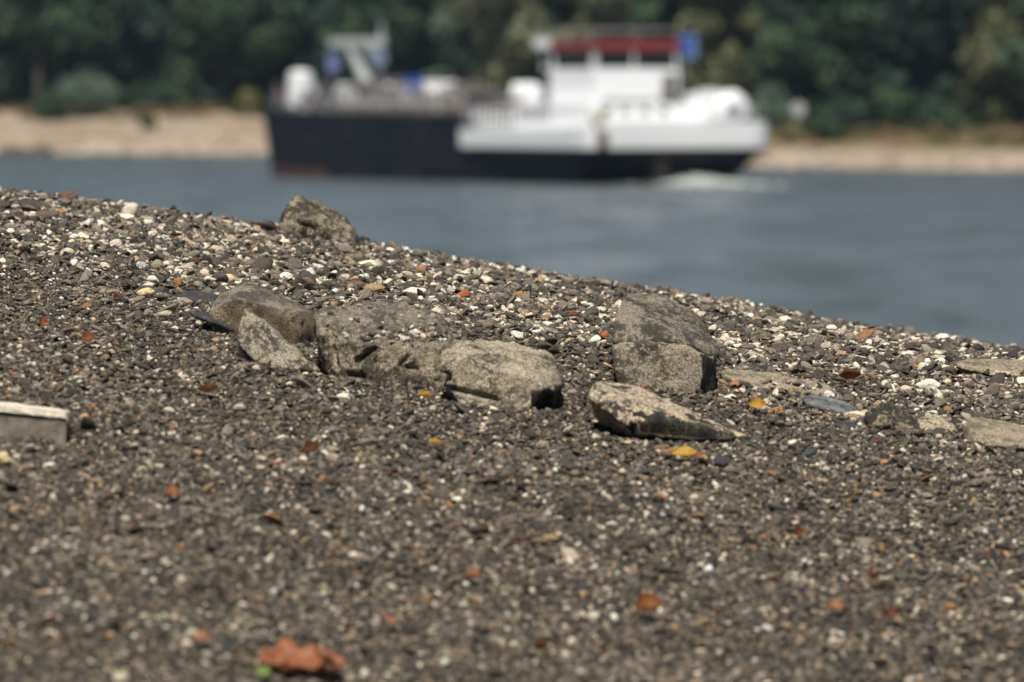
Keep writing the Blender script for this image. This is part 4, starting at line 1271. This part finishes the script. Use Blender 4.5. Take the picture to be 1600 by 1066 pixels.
# mast: leaning leg with a beam on top
mr = empty('bow_mast', (0, 0, 0)); mr.parent = ship
v_ = 5.0
ub, um, ul, ur = su(592, v_), su(547, v_), su(520, v_), su(590, v_)
bm = bmesh.new()
add_tube(bm, (v_, ub, 4.8), (v_, um, sw(72, um, v_)), .5, 8, .40)
add_tube(bm, (v_ + 1.4, ub, 4.8), (v_ + 1.4, um, sw(72, um, v_)), .20, 8, .16)
part('mast_leg', bm, paint('mast_grey', (.33, .36, .36), .3), mr)
bm = bmesh.new(); add_box(bm, v_ - .3, v_ + .7, ur, ul, sw(74, um, v_), sw(60, um, v_), .06); part('mast_beam', bm, paint('mast_pale', (.55, .58, .55), .3), mr)
bm = bmesh.new(); add_tube(bm, (v_, ul, sw(60, ul, v_)), (v_, ul, sw(110, ul, v_)), .05, 6)
part('flag_pole', bm, M_SHIPG, mr)
bm = bmesh.new()
fr = []
for a in range(9):
    col_ = []
    for b in range(7):
        col_.append(bm.verts.new((v_ + .15 * math.sin(a * .9), ul + .75 - 1.5 * a / 8, sw(80, ul, v_) - 1.5 * b / 6 - .1 * math.sin(a * .7))))
    fr.append(col_)
for a in range(8):
    for b in range(6): bm.faces.new((fr[a][b], fr[a + 1][b], fr[a + 1][b + 1], fr[a][b + 1]))
bmesh.ops.solidify(bm, geom=list(bm.faces), thickness=.02)
part('flag', bm, paint('flag_blue', (.38, .42, .72), .2), mr)
bm = bmesh.new(); add_tube(bm, (v_, ur + .05, sw(90, ur, v_)), (v_, ur - .35, sw(90, ur, v_)), .62, 18); part('search_light', bm, paint('lamp_blue', (.24, .30, .42), .2), mr)
bm = bmesh.new(); add_tube(bm, (v_ + .5, ur + .3, sw(58, ur, v_)), (v_ + .5, ur + .3, sw(35, ur, v_)), .22, 8, .1); part('antenna', bm, paint('antenna', (.30, .36, .38), .2), mr)
bm = bmesh.new(); add_tube(bm, (v_, ub, 4.9), (v_ + .7, ub - 2.3, 7.6), .12, 6); add_tube(bm, (v_, um, sw(72, um, v_)), (v_ + .7, ub - 2.3, 5.2), .07, 6); part('mast_stay', bm, M_DARKP, mr)
# bow gear
v_ = 5.5
u_ = su(470, v_)
bm = bmesh.new(); add_tube(bm, (v_, u_, 5.05), (v_, u_, sw(116, u_, v_)), 1.05, 18, .9); add_ball(bm, Vector((v_, u_, sw(116, u_, v_))), .9, (1, 1, .35)); part('bow_vent', bm, M_SHIPW)
u0, u1 = su(583, 4.5), su(492, 4.5)
bm = bmesh.new(); add_box(bm, 3.4, 7.5, u0, u1, 5.0, sw(131, u1, 4.5), .15); part('bow_locker', bm, M_SHIPW)
u_ = su(500, 2.0); bm = bmesh.new(); add_tube(bm, (1.6, u_, 5.4), (3.0, u_, 5.4), .5, 12); add_box(bm, 1.8, 2.8, u_ - .6, u_ + .6, 4.85, 5.2); part('anchor_winch', bm, M_DARKP)
u_ = su(433, 6.6)
bm = bmesh.new(); add_tube(bm, (6.6, u_, 4.95), (6.6, u_, sw(128, u_, 6.6)), .06, 6); part('jack_staff', bm, M_SHIPG)
bm = bmesh.new(); add_box(bm, 6.57, 6.63, u_ - 1.0, u_ - .1, sw(152, u_, 6.6), sw(138, u_, 6.6)); part('jack_flag', bm, paint('flag_red', (.30, .09, .08), .3))
bm = bmesh.new()
pr = None
for k, (a, b) in enumerate(((.6, 44.2), (.9, 46.6), (1.7, 49), (3.0, 51), (4.6, 52.4), (6.6, 53.3))):
    add_tube(bm, (a, b, 4.9), (a, b, 6.0), .035, 6)
    if pr:
        for z in (5.5, 6.0): add_tube(bm, (pr[0], pr[1], z), (a, b, z), .035, 6)
    pr = (a, b)
part('bow_rail', bm, M_SHIPG)

# wash behind the stern
bm = bmesh.new()
r_ = np.random.default_rng(11)
for k in range(260):
    v_ = r_.normal(8.6, 2.0); u_ = -abs(r_.normal(0, 3.0)) + 2.8
    hgt = max(.05, .55 * math.exp(-((v_ - 8.5) / 2.4) ** 2) * math.exp(u_ / 6.0))
    p = Matrix.Rotation(TH, 4, 'Z') @ Vector((v_, u_, 0))
    add_ball(bm, Vector((SX0 + p.x, SD0 + p.y, 0)), 1, (r_.uniform(.3, .9), r_.uniform(.3, .8), hgt * r_.uniform(.6, 1.2)), 1)
t = NT('foam').set(.8, 0, .3); t.col(t.ramp(t.noise(t.coord(), 3, 4), [(.35, (.18, .22, .21)), (.6, (.58, .62, .57))]))
o = bmobj('wake_foam', bm, t.m, smooth=True)
tag(o, 'pale churned wash at the stern of the ship', 'foam', kind='stuff')

# ================================================================== AIR
bm = bmesh.new(); add_box(bm, -700, 700, -60, 1100, -13, 45)
hm = bpy.data.materials.new('haze'); hm.use_nodes = True
ht = hm.node_tree; ht.nodes.clear()
ho = ht.nodes.new('ShaderNodeOutputMaterial'); hv = ht.nodes.new('ShaderNodeVolumePrincipled')
hv.inputs['Color'].default_value = (.55, .75, 1.0, 1)
hv.inputs['Density'].default_value = 0.00007
hv.inputs['Anisotropy'].default_value = 0.2
ht.links.new(hv.outputs[0], ho.inputs['Volume'])
o = bmobj('haze', bm, hm)
tag(o, 'thin blue haze over the river', kind='stuff')
